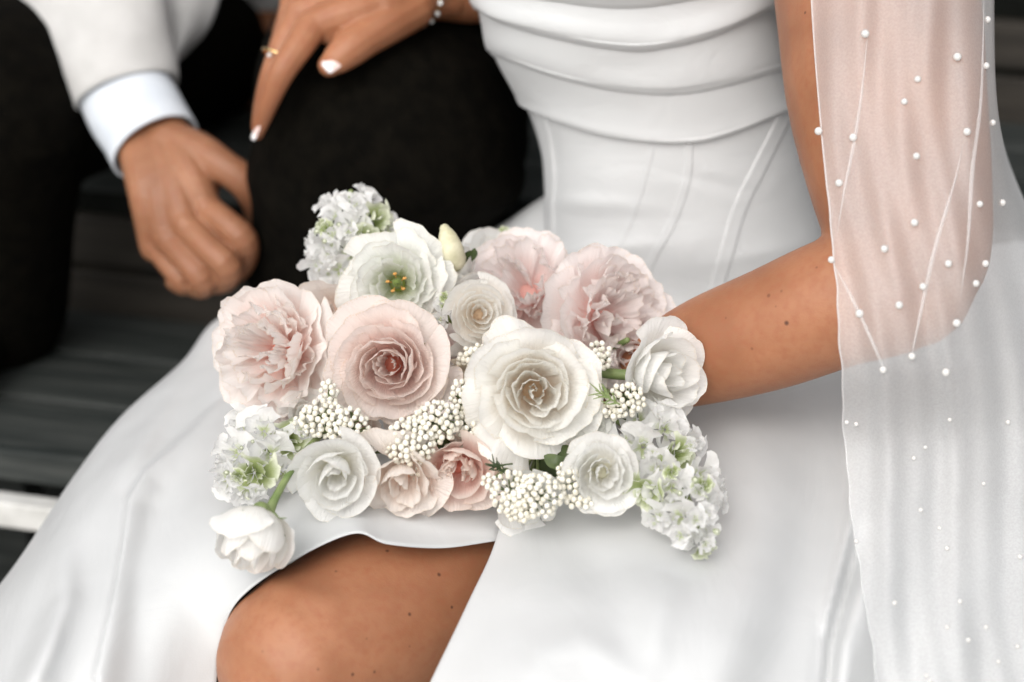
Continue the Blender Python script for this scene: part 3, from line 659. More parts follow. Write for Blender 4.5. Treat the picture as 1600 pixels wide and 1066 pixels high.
RIGHT = [
 [(835, 400, 1.93), (950, 440, 1.865), (1060, 450, 1.85), (1180, 450, 1.86), (1310, 430, 1.90), (1440, 400, 1.93), (1640, 370, 1.98)],
 [(845, 500, 1.80), (950, 520, 1.775), (1060, 530, 1.765), (1180, 530, 1.77), (1310, 510, 1.80), (1440, 480, 1.84), (1640, 450, 1.90)],
 [(830, 600, 1.70), (940, 610, 1.690), (1060, 618, 1.680), (1180, 618, 1.68), (1310, 605, 1.70), (1445, 580, 1.75), (1650, 540, 1.82)],
 [(803, 720, 1.580), (920, 730, 1.575), (1050, 740, 1.570), (1180, 740, 1.57), (1320, 720, 1.60), (1470, 690, 1.65), (1680, 660, 1.72)],
 [(776, 843, 1.508), (900, 860, 1.478), (1040, 870, 1.460), (1180, 870, 1.47), (1330, 850, 1.505), (1490, 830, 1.55), (1700, 800, 1.61)],
 [(733, 940, 1.45), (870, 950, 1.415), (1020, 960, 1.395), (1180, 965, 1.41), (1330, 960, 1.445), (1500, 950, 1.485), (1700, 930, 1.56)],
 [(673, 1066, 1.410), (830, 1070, 1.365), (1000, 1080, 1.355), (1170, 1080, 1.37), (1330, 1080, 1.41), (1510, 1080, 1.435), (1720, 1080, 1.49)],
 [(595, 1230, 1.39), (780, 1240, 1.33), (980, 1250, 1.325), (1150, 1250, 1.34), (1320, 1250, 1.38), (1510, 1250, 1.40), (1730, 1250, 1.44)]]
def hemmed(p, col, away):
    """roll the hem under so that the edge has thickness"""
    return p
skirt_b = MB()
pl = cloth(LEFT, 150, 110, FOLDS_L, 5); pr_ = cloth(RIGHT, 150, 150, FOLDS_R, 9)
def hem(p, inward):
    e = p[:, 0]; nx = p[:, 1] - e; nx /= np.linalg.norm(nx, axis=1)[:, None]
    view = e - CAM; view /= np.linalg.norm(view, axis=1)[:, None]
    out = [e + nx * .010 + view * .0024, e + nx * .004 + view * .0022, e + view * .0018 - nx * .0002, e + view * .0009 - nx * .0006]
    return np.concatenate([np.stack(out, 1), p], 1)
pl = hem(pl, 1); pr_ = hem(pr_, 1)
skirt_b.add(pl, grid_faces(*pl.shape[:2])); skirt_b.add(pr_, grid_faces(*pr_.shape[:2]))
# back of the skirt round the hips, resting on the bench
g = [[P(850, 308, 1.96), P(960, 300, 2.08), P(1100, 300, 2.12), P(1300, 330, 2.10), P(1640, 370, 1.98)],
     [P(850, 360, 2.08), P(960, 380, 2.16), P(1100, 390, 2.2), P(1300, 420, 2.2), P(1560, 470, 2.15)],
     [P(850, 440, 2.15), P(960, 470, 2.18), P(1100, 480, 2.2), P(1300, 520, 2.2), P(1600, 560, 2.15)]]
gg = catgrid(g, 30, 40); skirt_b.add(gg, grid_faces(30, 40))
skirt = link('skirt', skirt_b.mesh('skirt'), M['satin'], bride); tag(skirt, 'white satin skirt with a thigh slit')

# --- veil
VY = [-200, 0, 200, 400, 560, 700, 850, 1000, 1200]
VX = [[1262, 1320, 1390, 1465, 1530, 1556, 1545], [1268, 1325, 1395, 1470, 1532, 1553, 1545], [1283, 1340, 1405, 1475, 1537, 1562, 1560], [1303, 1355, 1420, 1490, 1555, 1612, 1640],
      [1314, 1370, 1440, 1520, 1600, 1680, 1720], [1321, 1385, 1460, 1545, 1640, 1730, 1780], [1337, 1400, 1480, 1570, 1670, 1770, 1820], [1362, 1430, 1510, 1600, 1700, 1800, 1850], [1385, 1450, 1530, 1620, 1720, 1820, 1870]]
VD = [[1.56, 1.525, 1.52, 1.525, 1.55, 1.63, 1.76], [1.535, 1.505, 1.495, 1.50, 1.53, 1.61, 1.74], [1.50, 1.475, 1.465, 1.468, 1.50, 1.58, 1.72], [1.465, 1.445, 1.44, 1.445, 1.49, 1.60, 1.75],
      [1.465, 1.45, 1.45, 1.475, 1.54, 1.66, 1.78], [1.515, 1.50, 1.505, 1.525, 1.58, 1.68, 1.78], [1.47, 1.465, 1.475, 1.495, 1.54, 1.62, 1.70], [1.41, 1.41, 1.42, 1.445, 1.48, 1.54, 1.60], [1.345, 1.345, 1.36, 1.385, 1.42, 1.47, 1.52]]
vg = np.stack([np.array(VX, float), np.repeat(np.array(VY, float)[:, None], 7, 1), np.array(VD)], -1)
VN, VM = 170, 120
vg = catgrid(vg, VN, VM)
def veil_ripple(x, y): return .0055 * np.sin(x * .055 + y * .006 + 1.5 * np.sin(y * .005)) + .003 * np.sin(x * .12 - y * .014 + 2 * np.sin(y * .008))
vg[..., 2] += veil_ripple(vg[..., 0], vg[..., 1])
vg[..., 0] += (4 * np.sin(vg[..., 1] * .045) + 3 * np.sin(vg[..., 1] * .1 + 1)) * (vg[..., 1] > 250) * np.clip((vg[..., 1] - 250) / 200, 0, 1) * .28
def toworld(g): return CAM + g[..., 2:3] * (FW + (g[..., 0:1] - 800) / FPX * RT - (g[..., 1:2] - 533) / FPX * UPV)
vb = MB(); vb.add(toworld(vg), grid_faces(VN, VM))
# second, outer layer hanging behind the arm on the right
g2 = np.array([[(1500, -200, 1.72), (1530, -200, 1.74), (1550, -200, 1.78)], [(1500, 0, 1.70), (1532, 0, 1.72), (1550, 0, 1.76)], [(1498, 190, 1.68), (1535, 190, 1.70), (1560, 190, 1.74)], [(1490, 330, 1.67), (1550, 330, 1.70), (1606, 330, 1.75)], [(1490, 500, 1.66), (1580, 500, 1.70), (1670, 500, 1.76)], [(1500, 700, 1.64), (1620, 700, 1.68), (1760, 700, 1.74)], [(1520, 900, 1.56), (1640, 900, 1.6), (1800, 900, 1.65)]], float)
g2 = catgrid(g2, 80, 40); g2[..., 2] += veil_ripple(g2[..., 0], g2[..., 1]); vb.add(toworld(g2), grid_faces(80, 40))
from mathutils.kdtree import KDTree
flat = vg.reshape(-1, 3)
def veil_d(x, y):
    k = np.argmin((flat[:, 0] - x) ** 2 + (flat[:, 1] - y) ** 2); return flat[k, 2]
# gathered creases: the tulle doubles over itself in narrow tucks
for line, wd in [([(1357, 40), (1347, 140), (1335, 220), (1319, 300), (1306, 380)], 4), ([(1300, 408), (1324, 452), (1350, 505), (1374, 560), (1392, 602)], 4.5), ([(1506, 222), (1490, 290), (1466, 370), (1449, 440), (1432, 520), (1424, 560)], 5), ([(1538, -20), (1533, 150), (1520, 260), (1512, 380), (1500, 470)], 5)]:
    L = catmull(np.array(line, float), 50); t = np.gradient(L, axis=0); t /= np.linalg.norm(t, axis=1)[:, None]; V = []
    for i in range(50):
        k = .5 * wd * math.sin(math.pi * (i + .5) / 50); d = veil_d(*L[i])
        V.append([P(L[i, 0] - t[i, 1] * k * u, L[i, 1] + t[i, 0] * k * u, d - dz) for u, dz in ((-1.3, .0012), (-.4, .0022), (.4, .0022), (1.3, .0012))])
    vb.add(np.array(V), grid_faces(50, 4))
# bound edge
e = toworld(vg)[:, 0]; tube(vb, e, .0007, 6, None, False)
veil = link('veil', vb.mesh('veil'), M['tulle'], bride); tag(veil, 'sheer white tulle veil dotted with pearls')
pm = MB(); ellipsoid(pm, (0, 0, 0), (1, 1, 1), None, 16, 12); pearlm = pm.mesh('pearl')
PEARLS = [(1352, 53), (1496, 89), (1434, 124), (1413, 159), (1279, 205), (1333, 215), (1511, 206), (1432, 244), (1311, 286), (1429, 348), (1382, 389), (1299, 406), (1482, 412), (1442, 448), (1405, 477), (1343, 490), (1495, 505), (1425, 557), (1380, 578),
          (1543, 31), (1551, 192), (1531, 319), (1566, 317), (1540, 412), (1525, 443), (1478, 582), (1323, 660), (1338, 663), (1484, 656), (1446, 699), (1428, 716), (1537, 756), (1338, 846), (1480, 857), (1439, 797), (1468, 825), (1398, 942), (1480, 980), (1541, 980), (1513, 1000), (1447, 1056), (1453, 1064), (1560, 1034), (1594, 870), (1575, 660), (1541, 103), (1500, 940), (1590, 1010)]
rp = random.Random(2)
for (x, y) in PEARLS:
    d = veil_d(x, y); r = (6.2 if y < 600 else 3.9) * rp.uniform(.85, 1.08) * d / FPX
    link('pearl', pearlm, M['pearl'], veil, Matrix.Translation(Vector(P(x, y, d - r * .9))) @ Matrix.Scale(r, 4))

# ------------------------------------------------------------------ the bouquet
bq0 = P(860, 590, 1.70)
bouquet = empty('bridal_bouquet', bq0); tag(bouquet, 'round bouquet of blush peonies, white roses and rice flower on her lap', 'bouquet')

def smooth01(x): x = np.clip(x, 0, 1); return x * x * (3 - 2 * x)
def petal(rr, zr, span, rs, bel=1.08, lip=0., lipz=0., ruf=.02, rufk=4., bowl=0., crk=.010, jag=0., edge=.28, tip=0., skew=.06, low=.05, nu=21, nv=13, z0=0., base=.05, az=0., tilt=0., tiltd=0.):
    u = np.linspace(-1, 1, nu); v = np.linspace(0, 1, nv) ** .85; V, U = np.meshgrid(v, u, indexing='ij')
    ph = rs.uniform(0, 6.28, 10)
    def n1(x, k, a): return (np.sin(x * k + ph[a]) + .6 * np.sin(x * k * 2.13 + ph[a + 1]) + .35 * np.sin(x * k * 4.3 + ph[a + 2])) / 1.6
    L = 1 - edge * np.abs(U) ** 2.6 + tip * np.maximum(0, 1 - np.abs(U) * 2.2) + jag * n1(U, 9., 0)
    ve = V * L
    P0, P1, P2, P3 = (base, z0), (rr * bel * .9, z0 + .02), (rr * bel, z0 + (zr - z0) * .55), (rr, zr)
    if bowl: P1 = (P1[0] + bowl * (rr * .42 - P1[0]), P1[1] + bowl * zr * .10); P2 = (P2[0] + bowl * (rr * .80 - P2[0]), P2[1] + bowl * zr * .12)
    b0, b1, b2, b3 = (1 - ve) ** 3, 3 * ve * (1 - ve) ** 2, 3 * ve ** 2 * (1 - ve), ve ** 3
    r = b0 * P0[0] + b1 * P1[0] + b2 * P2[0] + b3 * P3[0]; z = b0 * P0[1] + b1 * P1[1] + b2 * P2[1] + b3 * P3[1]
    shp = (.30 + .70 * np.clip(ve, 0, 1) ** .6) * (1 - .12 * smooth01((ve - .7) / .3))
    phi = U * span / 2 * shp
    lf = smooth01((V - .55) / .45) ** 2
    r = r + lip * lf * (.7 + .7 * U ** 2) ; z = z - lipz * lf * (.6 + .8 * U ** 2)
    r = r + ruf * V ** 2.2 * n1(U, rufk, 3) + low * rr * V * np.sin(U * 1.7 + V * 2 + ph[6]) * .6
    z = z + .6 * ruf * V ** 2.2 * n1(U, rufk * 1.1, 6) 
    r = r + crk * V * n1(U + .15 * V, 11., 2); z = z + crk * .7 * V ** 2 * n1(U, 8., 5)
    r = np.maximum(r, .004) * (1 + skew * U * V)
    x, y = r * np.cos(phi), r * np.sin(phi)
    p = np.stack([x, y, z], -1).reshape(-1, 3)
    if tilt or tiltd:
        c, s = math.cos(tilt), math.sin(tilt); p = p @ np.array([[c, 0, -s], [0, 1, 0], [s, 0, c]])
        c, s = math.cos(tiltd), math.sin(tiltd); p = p @ np.array([[1, 0, 0], [0, c, s], [0, -s, c]])
    c, s = math.cos(az), math.sin(az); p = p @ np.array([[c, s, 0], [-s, c, 0], [0, 0, 1]])
    return p, grid_faces(nv, nu), np.stack([V.ravel(), (U * span * .5 + rs.uniform(1, 40)).ravel()], 1)

GA = math.radians(137.5)
def spec_rose(n, rs, open_=1.0, flat=0., ruf=.02, lip=.10, tip=.05, r0=.10, zc=.78, jag=.004, b0=.35, e0=.25, sp=85):
    out = []
    for i in range(n):
        t = (i + .5) / n; rr = (r0 + (1 - r0) * t ** .9 * open_) * rs.uniform(.94, 1.05); zr = zc + .05 * math.sin(t * 3) - (.50 + flat) * max(0, t - .25) ** 1.25 + rs.uniform(-.025, .025)
        out.append(dict(jag=jag, rr=rr * .9, zr=zr, span=math.radians(180 - sp * t) * rs.uniform(.85, 1.12), az=i * GA + rs.uniform(-.35, .35), ruf=ruf * (1 - .2 * t) * rs.uniform(.6, 1.7), lip=lip * t ** 1.1 * rs.uniform(.3, 1.6), lipz=lip * .9 * t ** 1.4 * rs.uniform(.3, 1.5),
                        tip=tip * t * rs.uniform(.3, 1.5), edge=(.25 + (e0 - .25) * t) * rs.uniform(.7, 1.4), skew=.12 * (1 - .4 * t), bel=1.14 - .08 * t, bowl=min(1, max(0, (t - b0) * 1.7)) * rs.uniform(.75, 1), low=.08, rufk=rs.uniform(2.4, 4), tilt=rs.uniform(-.07, .08), tiltd=rs.uniform(-.09, .09)))
    return out
def spec_quarter(rs, k=3):
    """folded inner petals of an old-fashioned rose"""
    out = []
    for q in range(k):
        a0 = q * 6.283 / k + rs.uniform(-.3, .3)
        for j in range(4):
            out.append(dict(rr=.09 + .09 * j, zr=.78 + .015 * j + rs.uniform(-.03, .03), span=math.radians(95 - 5 * j), az=a0 + rs.uniform(-.15, .15), ruf=.045, rufk=6, lip=-.03, edge=.2, bel=1.25, low=.12, jag=.015, tilt=rs.uniform(-.12, .12), tiltd=rs.uniform(-.25, .25)))
    return out
def spec_peony(rs, n_in=34, n_out=12, ball=.8):
    out = []
    for i in range(n_in):
        t = (i + .5) / n_in; rr = .10 + .66 * t ** .75
        out.append(dict(rr=rr * rs.uniform(.85, 1.1), zr=.86 - .34 * t ** 1.6 + rs.uniform(-.07, .07), span=math.radians(rs.uniform(48, 85)) * (1.25 - .35 * t), az=i * GA + rs.uniform(-.4, .4), ruf=rs.uniform(.045, .085), rufk=rs.uniform(3.5, 6.5), jag=rs.uniform(.02, .05), lip=rs.uniform(-.06, .10), lipz=rs.uniform(-.02, .06),
                        edge=rs.uniform(.1, .3), bel=rs.uniform(1.0, 1.3), low=.14, bowl=rs.uniform(.1, .8), tilt=rs.uniform(-.14, .22), tiltd=rs.uniform(-.22, .22), nu=19))
    for i in range(n_out):
        t = (i + .5) / n_out
        out.append(dict(rr=.80 + .20 * t, zr=.52 - .30 * t + rs.uniform(-.05, .05), span=math.radians(rs.uniform(75, 105)), az=i * GA + 1 + rs.uniform(-.2, .2), ruf=.05, rufk=4, jag=.03, lip=rs.uniform(-.02, .10), lipz=rs.uniform(-.05, .08), edge=.28, bel=1.12, bowl=.6, low=.08, tilt=rs.uniform(-.08, .1), tiltd=rs.uniform(-.12, .12), nu=21))
    return out
def spec_ranunculus(rs, n=30, hole=.13):
    out = []
    for i in range(n):
        t = (i + .5) / n; rr = hole + (.92 - hole) * t ** .9
        out.append(dict(rr=rr, zr=.86 - .10 * (1 - t) - .62 * t ** 2.6, span=math.radians(170 - 60 * t), az=i * GA, ruf=.012 + .012 * t, rufk=3, lip=.0 if t < .8 else .06, lipz=0, edge=.12, bowl=.35, bel=1.02 + .14 * t, low=.03, skew=.06, tilt=rs.uniform(-.03, .03)))
    return out
def spec_lisi(rs, closed=0.):
    out = []
    for ring, (n, rr, zr, sp) in enumerate([(4, .36, .80, 100), (4, .50, .80, 100), (5, .66, .74, 92), (5, .84, .62, 88), (6, .99, .40, 80)]):
        for i in range(n):
            out.append(dict(rr=rr * (1 - closed * .4) * rs.uniform(.94, 1.05), zr=zr + rs.uniform(-.04, .04), span=math.radians(sp), az=i * 6.283 / n + ring * .7 + rs.uniform(-.15, .15), ruf=.035, rufk=4.5, lip=.07 * ring * .5, lipz=.03 * ring, edge=.22, bel=1.06, bowl=.25 * ring, low=.07, skew=.12, jag=.008, tilt=rs.uniform(-.05, .05)))
    return out
def spec_bud(rs, n=12):
    out = []
    for i in range(n):
        t = (i + .5) / n
        out.append(dict(rr=.14 + .62 * t, zr=1.15 - .32 * t + rs.uniform(-.04, .04), span=math.radians(170 - 60 * t), az=i * GA, ruf=.03, rufk=3, lip=.10 * t ** 2, lipz=.08 * t ** 2, edge=.3, bel=1.45 - .35 * t, low=.05, skew=.1, tip=.04))
    return out

counts = {'petal': 0}
def flower(name, label, px, py, d, axis, R, specs, m, seed, spin=0., core=8, squash=1., centre=None, calyx=False, lift=.45):
    """flower part: inner petals joined as its own mesh, every outer petal a child"""
    rs = np.random.RandomState(seed)
    specs = specs(rs) if callable(specs) else specs
    ax = Vector(camvec(*axis)); rot = ax.to_track_quat('Z', 'Y').to_matrix().to_4x4()
    mw = Matrix.Translation(Vector(P(px, py, d)) - ax * (R * lift)) @ rot @ Matrix.Rotation(spin, 4, 'Z') @ Matrix.Diagonal((R, R * squash, R, 1))
    b = MB(); ellipsoid(b, (0, 0, .02), (.16, .16, .14), None, 10, 6)
    order = sorted(range(len(specs)), key=lambda i: specs[i]['rr'])
    for i in order[:core]: b.add(*petal(rs=rs, **specs[i]))
    o = link(name, b.mesh(name), m, bouquet, mw)
    if label: o['label'] = label
    for i in order[core:]:
        q = MB(); q.add(*petal(rs=rs, **specs[i])); link('petal', q.mesh('petal'), m, o, mw); counts['petal'] += 1
    if calyx:
        q = MB()
        for k in range(5):
            a = k * 1.2566; pts = np.array([(.05, 0, -.06), (.30, 0, .02), (.52, 0, .20), (.70, 0, .22 + .1 * math.sin(k * 2))]); c, s = math.cos(a), math.sin(a)
            pts = pts @ np.array([[c, s, 0], [-s, c, 0], [0, 0, 1]]); tube(q, pts, [.05, .06, .04, .008], 6, 8, side=(-s, c, 0), flat=.25)
        ellipsoid(q, (0, 0, -.06), (.17, .17, .14), None, 10, 6); link('calyx', q.mesh('calyx'), M['stem'], o, mw)
    if centre == 'lisi':
        q = MB(); ellipsoid(q, (0, 0, .30), (.11, .11, .2), None, 10, 8); tube(q, [(0, 0, .45), (.01, 0, .60)], [.03, .035], 8); link('pistil', q.mesh('pistil'), M['gbud'], o, mw)
        for k in range(5):
            a = k * 1.2566 + .3; q = MB(); tube(q, [(.04, 0, .2), (.12 * math.cos(a), .12 * math.sin(a), .40), (.17 * math.cos(a), .17 * math.sin(a), .50)], [.012, .012, .012], 6); ellipsoid(q, (.17 * math.cos(a), .17 * math.sin(a), .52), (.045, .03, .03), None, 8, 6); link('stamen', q.mesh('stamen'), M['stamen'], o, mw)
    return o

RS = lambda f, **k: (lambda rs: f(rs=rs, **k))
# large blooms
flower('peony', 'blush peony at the left edge', 412, 545, 1.585, (-.42, .05, .9), .057, RS(spec_peony, n_in=30, n_out=13), M['peony_p'], 11, .3, 8, 1.0, lift=.5)
flower('garden_rose', 'pink garden rose with coral heart', 608, 572, 1.545, (-.05, -.06, 1), .0565, lambda rs: spec_rose(33, rs, ruf=.034, lip=.06, tip=.03, r0=.05, zc=.74, jag=.010, b0=.28), M['pink_p'], 21, .6, 10)
flower('garden_rose', 'large white garden rose in the middle', 836, 612, 1.505, (.04, -.02, 1), .0555, lambda rs: spec_rose(31, rs, ruf=.028, lip=.15, tip=.22, r0=.05, zc=.74, b0=.30, e0=.42, sp=104), M['cream_p'], 33, 1.2, 10, 1.04)
flower('peony', 'pale blush peony beside her waist', 815, 445, 1.650, (-.25, .30, .9), .053, RS(spec_peony, n_in=28, n_out=10), M['blush_p'], 44, 1.0, 8, 1.0)
flower('peony', 'pale blush peony nearest her forearm', 958, 492, 1.615, (.40, .10, .88), .057, RS(spec_peony, n_in=30, n_out=12), M['blush_p'], 52, 2.1, 8, 1.0)
flower('lisianthus', 'open white lisianthus with green heart', 620, 442, 1.60, (.02, .02, 1), .0415, RS(spec_lisi), M['lisi_p'], 61, .2, 4, 1.0, centre='lisi')
flower('ranunculus', 'creamy white ranunculus with tight spiral', 750, 490, 1.575, (.10, .05, 1), .0315, RS(spec_ranunculus, n=17), M['cream_p'], 72, 0, 8, 1.0)
flower('lisianthus', 'half closed white lisianthus', 705, 415, 1.635, (.1, .75, .65), .029, RS(spec_bud, n=11), M['white_p'], 83, 0, 4, 1.0, lift=.6)
flower('rose', 'white rose in side view against her forearm', 1036, 582, 1.545, (.55, .0, .8), .0435, lambda rs: spec_rose(17, rs, ruf=.025, lip=.10, zc=.95), M['white_p'], 91, .4, 5, 1.0, lift=.5)
flower('rose', 'white rose at the lower right', 943, 740, 1.475, (.05, -.05, 1), .0345, lambda rs: spec_rose(18, rs, ruf=.035, lip=.13, tip=.06), M['white_p'], 101, .9, 5)
flower('rose', 'white rose at the lower left', 524, 744, 1.490, (.02, -.28, .95), .0405, lambda rs: spec_rose(17, rs, ruf=.02, lip=.06, zc=.9, open_=.98), M['white_p'], 112, 2.0, 5)
flower('rose', 'white rosebud hanging on its stem over the knee', 396, 848, 1.435, (-.15, -.85, .50), .0385, RS(spec_bud, n=13), M['white_p'], 123, .5, 5, calyx=True, lift=.62)
flower('rose', 'coral pink rose half hidden at the bottom', 716, 738, 1.512, (0, -.25, .97), .0375, lambda rs: spec_quarter(rs, 3)[:8] + spec_rose(11, rs, ruf=.03, lip=.08, r0=.25), M['coral_p'], 131, .2, 8)
flower('rose', 'pale peach rose at the bottom', 628, 755, 1.50, (.0, -.4, .9), .0370, lambda rs: spec_rose(12, rs, ruf=.05, lip=.18, tip=.12), M['peach_p'], 142, .7, 3)
flower('ranunculus', 'small tan ranunculus in the gap', 722, 598, 1.56, (-.1, .2, 1), .021, RS(spec_ranunculus, n=12), M['tan_p'], 151, 0, 6)
flower('rose', 'white bloom behind the rice flower at the bottom', 818, 785, 1.495, (.05, -.5, .85), .034, lambda rs: spec_rose(9, rs, ruf=.03, lip=.1), M['white_p'], 162, .5, 3)
flower('rose', 'white bloom behind the top peonies', 765, 395, 1.70, (.0, .7, .7), .036, lambda rs: spec_rose(9, rs, ruf=.03, lip=.1), M['white_p'], 171, .5, 3)
flower('rose', 'pale peach bloom behind the left peony', 512, 500, 1.625, (-.1, .2, .95), .048, lambda rs: spec_rose(9, rs, ruf=.04, lip=.12), M['peach_p'], 183, .1, 3)
flower('lisianthus', 'tiny white lisianthus beside the white garden rose', 922, 664, 1.52, (.2, .0, 1), .0165, RS(spec_lisi), M['lisi_p'], 191, .1, 12)

# stock spikes: florets along an axis, green buds towards the tip
floret_meshes = []
for s in range(5):
    rs = np.random.RandomState(300 + s); b = MB()
    for i in range(11):
        t = (i + .5) / 11
        b.add(*petal(rs=rs, rr=.15 + .85 * t, zr=.62 - .35 * t + rs.uniform(-.08, .08), span=math.radians(rs.uniform(70, 105)), az=i * GA + rs.uniform(-.3, .3), ruf=.09, rufk=4, jag=.03, lip=.12 * t, lipz=.10 * t, edge=.22, bel=1.05, low=.12, tilt=rs.uniform(-.2, .2), tiltd=rs.uniform(-.2, .2), nu=11, nv=8))
    floret_meshes.append(b.mesh('floret'))
bud_meshes = []
for s in range(3):
    rs = np.random.RandomState(400 + s); b = MB(); ellipsoid(b, (0, 0, .4), (.42, .42, .62), None, 10, 8, np.tile(np.linspace(0, 1, 8)[:, None], (1, 10)))
    for i in range(4): b.add(*petal(rs=rs, rr=.42, zr=1.0, span=math.radians(110), az=i * 1.57 + rs.uniform(-.2, .2), ruf=.05, lip=.05, edge=.4, bel=1.35, nu=9, nv=7))
    bud_meshes.append(b.mesh('flower_bud'))
def stock(label, florets, buds, seed, path):
    rs = np.random.RandomState(seed); b = MB(); tube(b, PP(path), .0022, 8, 20); o = link('stock_spike', b.mesh('stock_spike'), M['stem'], bouquet); o['label'] = label
    def put(nm, me, m, x, y, d, ax, r):
        a = Vector(camvec(*ax)); mw = Matrix.Translation(Vector(P(x, y, d)) - a * r * .3) @ a.to_track_quat('Z', 'Y').to_matrix().to_4x4() @ Matrix.Rotation(rs.uniform(0, 6.28), 4, 'Z') @ Matrix.Diagonal((r, r * rs.uniform(.85, 1.1), r, 1))
        link(nm, me, m, o, mw)
    for k, (x, y, d, r, ax) in enumerate(florets): put('floret', floret_meshes[k % 5], M['stock_p'], x, y, d, ax, 1.14 * r * d / FPX)
    for k, (x, y, d, r, ax) in enumerate(buds): put('flower_bud', floret_meshes[(k * 2 + 1) % 5] if k % 3 else bud_meshes[k % 3], M['gbud'], x, y, d - .004, ax, (1.75 if k % 3 else 1.0) * r * d / FPX)
stock('white stock spike standing up at the top left', [(508, 395, 1.66, 34, (-.6, -.1, .8)), (545, 318, 1.67, 36, (-.2, .6, .8)), (575, 303, 1.685, 26, (.35, .85, .5)), (590, 350, 1.66, 36, (.6, .1, .8)), (552, 352, 1.645, 30, (.1, .2, 1)), (520, 335, 1.665, 28, (-.5, .5, .8)), (545, 400, 1.645, 34, (0, -.3, 1)), (500, 425, 1.66, 32, (-.4, -.5, .8)), (575, 385, 1.645, 30, (.5, -.2, .9)), (613, 358, 1.675, 28, (.8, .2, .5)), (530, 430, 1.64, 32, (-.1, -.6, .8)), (485, 385, 1.68, 26, (-.9, .1, .5)), (510, 312, 1.685, 20, (-.4, .8, .5))],
      [(497, 362, 1.645, 9, (-.5, .1, .9)), (510, 356, 1.642, 9, (-.2, .3, .9)), (520, 366, 1.638, 10, (0, 0, 1)), (508, 376, 1.640, 8, (-.3, -.3, .9)), (488, 368, 1.65, 8, (-.8, 0, .6)), (545, 362, 1.632, 9, (.1, .1, 1)), (575, 362, 1.64, 7, (.3, .1, 1)), (512, 402, 1.638, 9, (-.3, -.4, .9)), (556, 318, 1.65, 8, (.1, .4, .9)), (530, 352, 1.64, 8, (0, .3, 1)), (518, 385, 1.638, 8, (0, -.4, .9)), (500, 350, 1.652, 7, (-.5, .5, .7))], 1, [(540, 560, 1.70), (540, 450, 1.69), (540, 340, 1.68), (548, 300, 1.685)])
stock('white stock spike at the lower left', [(372, 660, 1.555, 30, (-.5, .3, .8)), (410, 672, 1.535, 38, (-.1, .2, 1)), (362, 712, 1.525, 36, (-.5, 0, .9)), (395, 742, 1.510, 34, (-.1, -.2, 1)), (350, 755, 1.52, 30, (-.5, -.4, .8)), (425, 710, 1.525, 34, (.3, 0, 1)), (442, 745, 1.525, 30, (.4, -.4, .9)), (385, 775, 1.515, 26, (-.1, -.7, .7)), (455, 685, 1.54, 30, (.3, .2, .9)), (342, 720, 1.545, 24, (-.9, 0, .4))],
      [(355, 738, 1.495, 9, (-.3, -.1, 1)), (372, 745, 1.490, 8, (-.1, -.2, 1)), (366, 752, 1.492, 8, (-.2, -.5, .9)), (378, 700, 1.497, 7, (-.1, .1, 1)), (470, 668, 1.52, 9, (.2, .3, .9)), (400, 768, 1.49, 7, (.1, -.3, 1)), (395, 690, 1.50, 6, (0, 0, 1))], 2, [(520, 640, 1.62), (440, 690, 1.56), (370, 740, 1.535)])
stock('white stock spike trailing down to the right', [(1000, 655, 1.53, 36, (.1, .3, 1)), (1045, 668, 1.525, 38, (.4, .3, .9)), (1005, 700, 1.50, 38, (0, 0, 1)), (1060, 712, 1.50, 36, (.5, .1, .9)), (1030, 735, 1.485, 32, (.2, 0, 1)), (1085, 692, 1.525, 30, (.8, .2, .6)), (1050, 765, 1.470, 36, (.0, -.1, 1)), (1100, 745, 1.485, 34, (.6, 0, .8)), (1010, 770, 1.475, 32, (-.3, -.3, .9)), (1110, 790, 1.465, 32, (.7, -.1, .7)), (1060, 812, 1.455, 32, (-.2, -.3, 1)), (1025, 815, 1.462, 28, (-.5, -.5, .8)), (1095, 828, 1.452, 26, (.2, -.4, .9)), (1100, 862, 1.445, 22, (.2, -.8, .6)), (1130, 775, 1.485, 24, (.9, 0, .4)), (975, 690, 1.515, 30, (-.2, .2, 1)), (1072, 842, 1.45, 22, (-.1, -.6, .8))],
      [(1085, 750, 1.455, 12, (.2, .1, 1)), (1100, 760, 1.452, 11, (.3, 0, 1)), (1090, 770, 1.450, 9, (.2, -.3, 1)), (1062, 770, 1.448, 9, (0, -.2, 1)), (1088, 812, 1.435, 12, (.1, 0, 1)), (1108, 805, 1.44, 11, (.5, .1, .9)), (1118, 830, 1.438, 10, (.6, -.4, .8)), (1062, 838, 1.437, 12, (-.2, -.1, 1)), (1103, 852, 1.432, 9, (.1, -.2, 1)), (1005, 715, 1.475, 6, (0, 0, 1)), (1020, 706, 1.475, 6, (0, 0, 1)), (1050, 738, 1.466, 8, (.1, 0, 1)), (1022, 818, 1.44, 6, (-.2, -.2, 1)), (1080, 695, 1.492, 7, (.3, .2, 1))], 3, [(900, 620, 1.64), (1010, 690, 1.54), (1070, 770, 1.49), (1105, 860, 1.46)])
stock('white floret tuft between lisianthus and ranunculus', [(692, 478, 1.585, 14, (0, 0, 1)), (688, 500, 1.585, 12, (0, -.2, 1)), (700, 468, 1.59, 11, (.1, .2, 1)), (790, 362, 1.72, 12, (0, .4, .9)), (805, 366, 1.72, 11, (.2, .4, .9))], [(688, 512, 1.58, 5, (0, -.3, 1)), (694, 463, 1.585, 5, (0, .3, 1))], 4, [(740, 560, 1.66), (700, 500, 1.60), (692, 470, 1.59)])
b = MB(); tube(b, PP([(708, 405, 1.625), (704, 388, 1.618), (699, 370, 1.616), (695, 358, 1.618)]), [.0105, .0098, .0075, .0042], 16, 18, a=None)
o = link('flower_bud', b.mesh('flower_bud'), M['bud'], bouquet); o['label'] = 'pale green-cream blunt bud at the top'

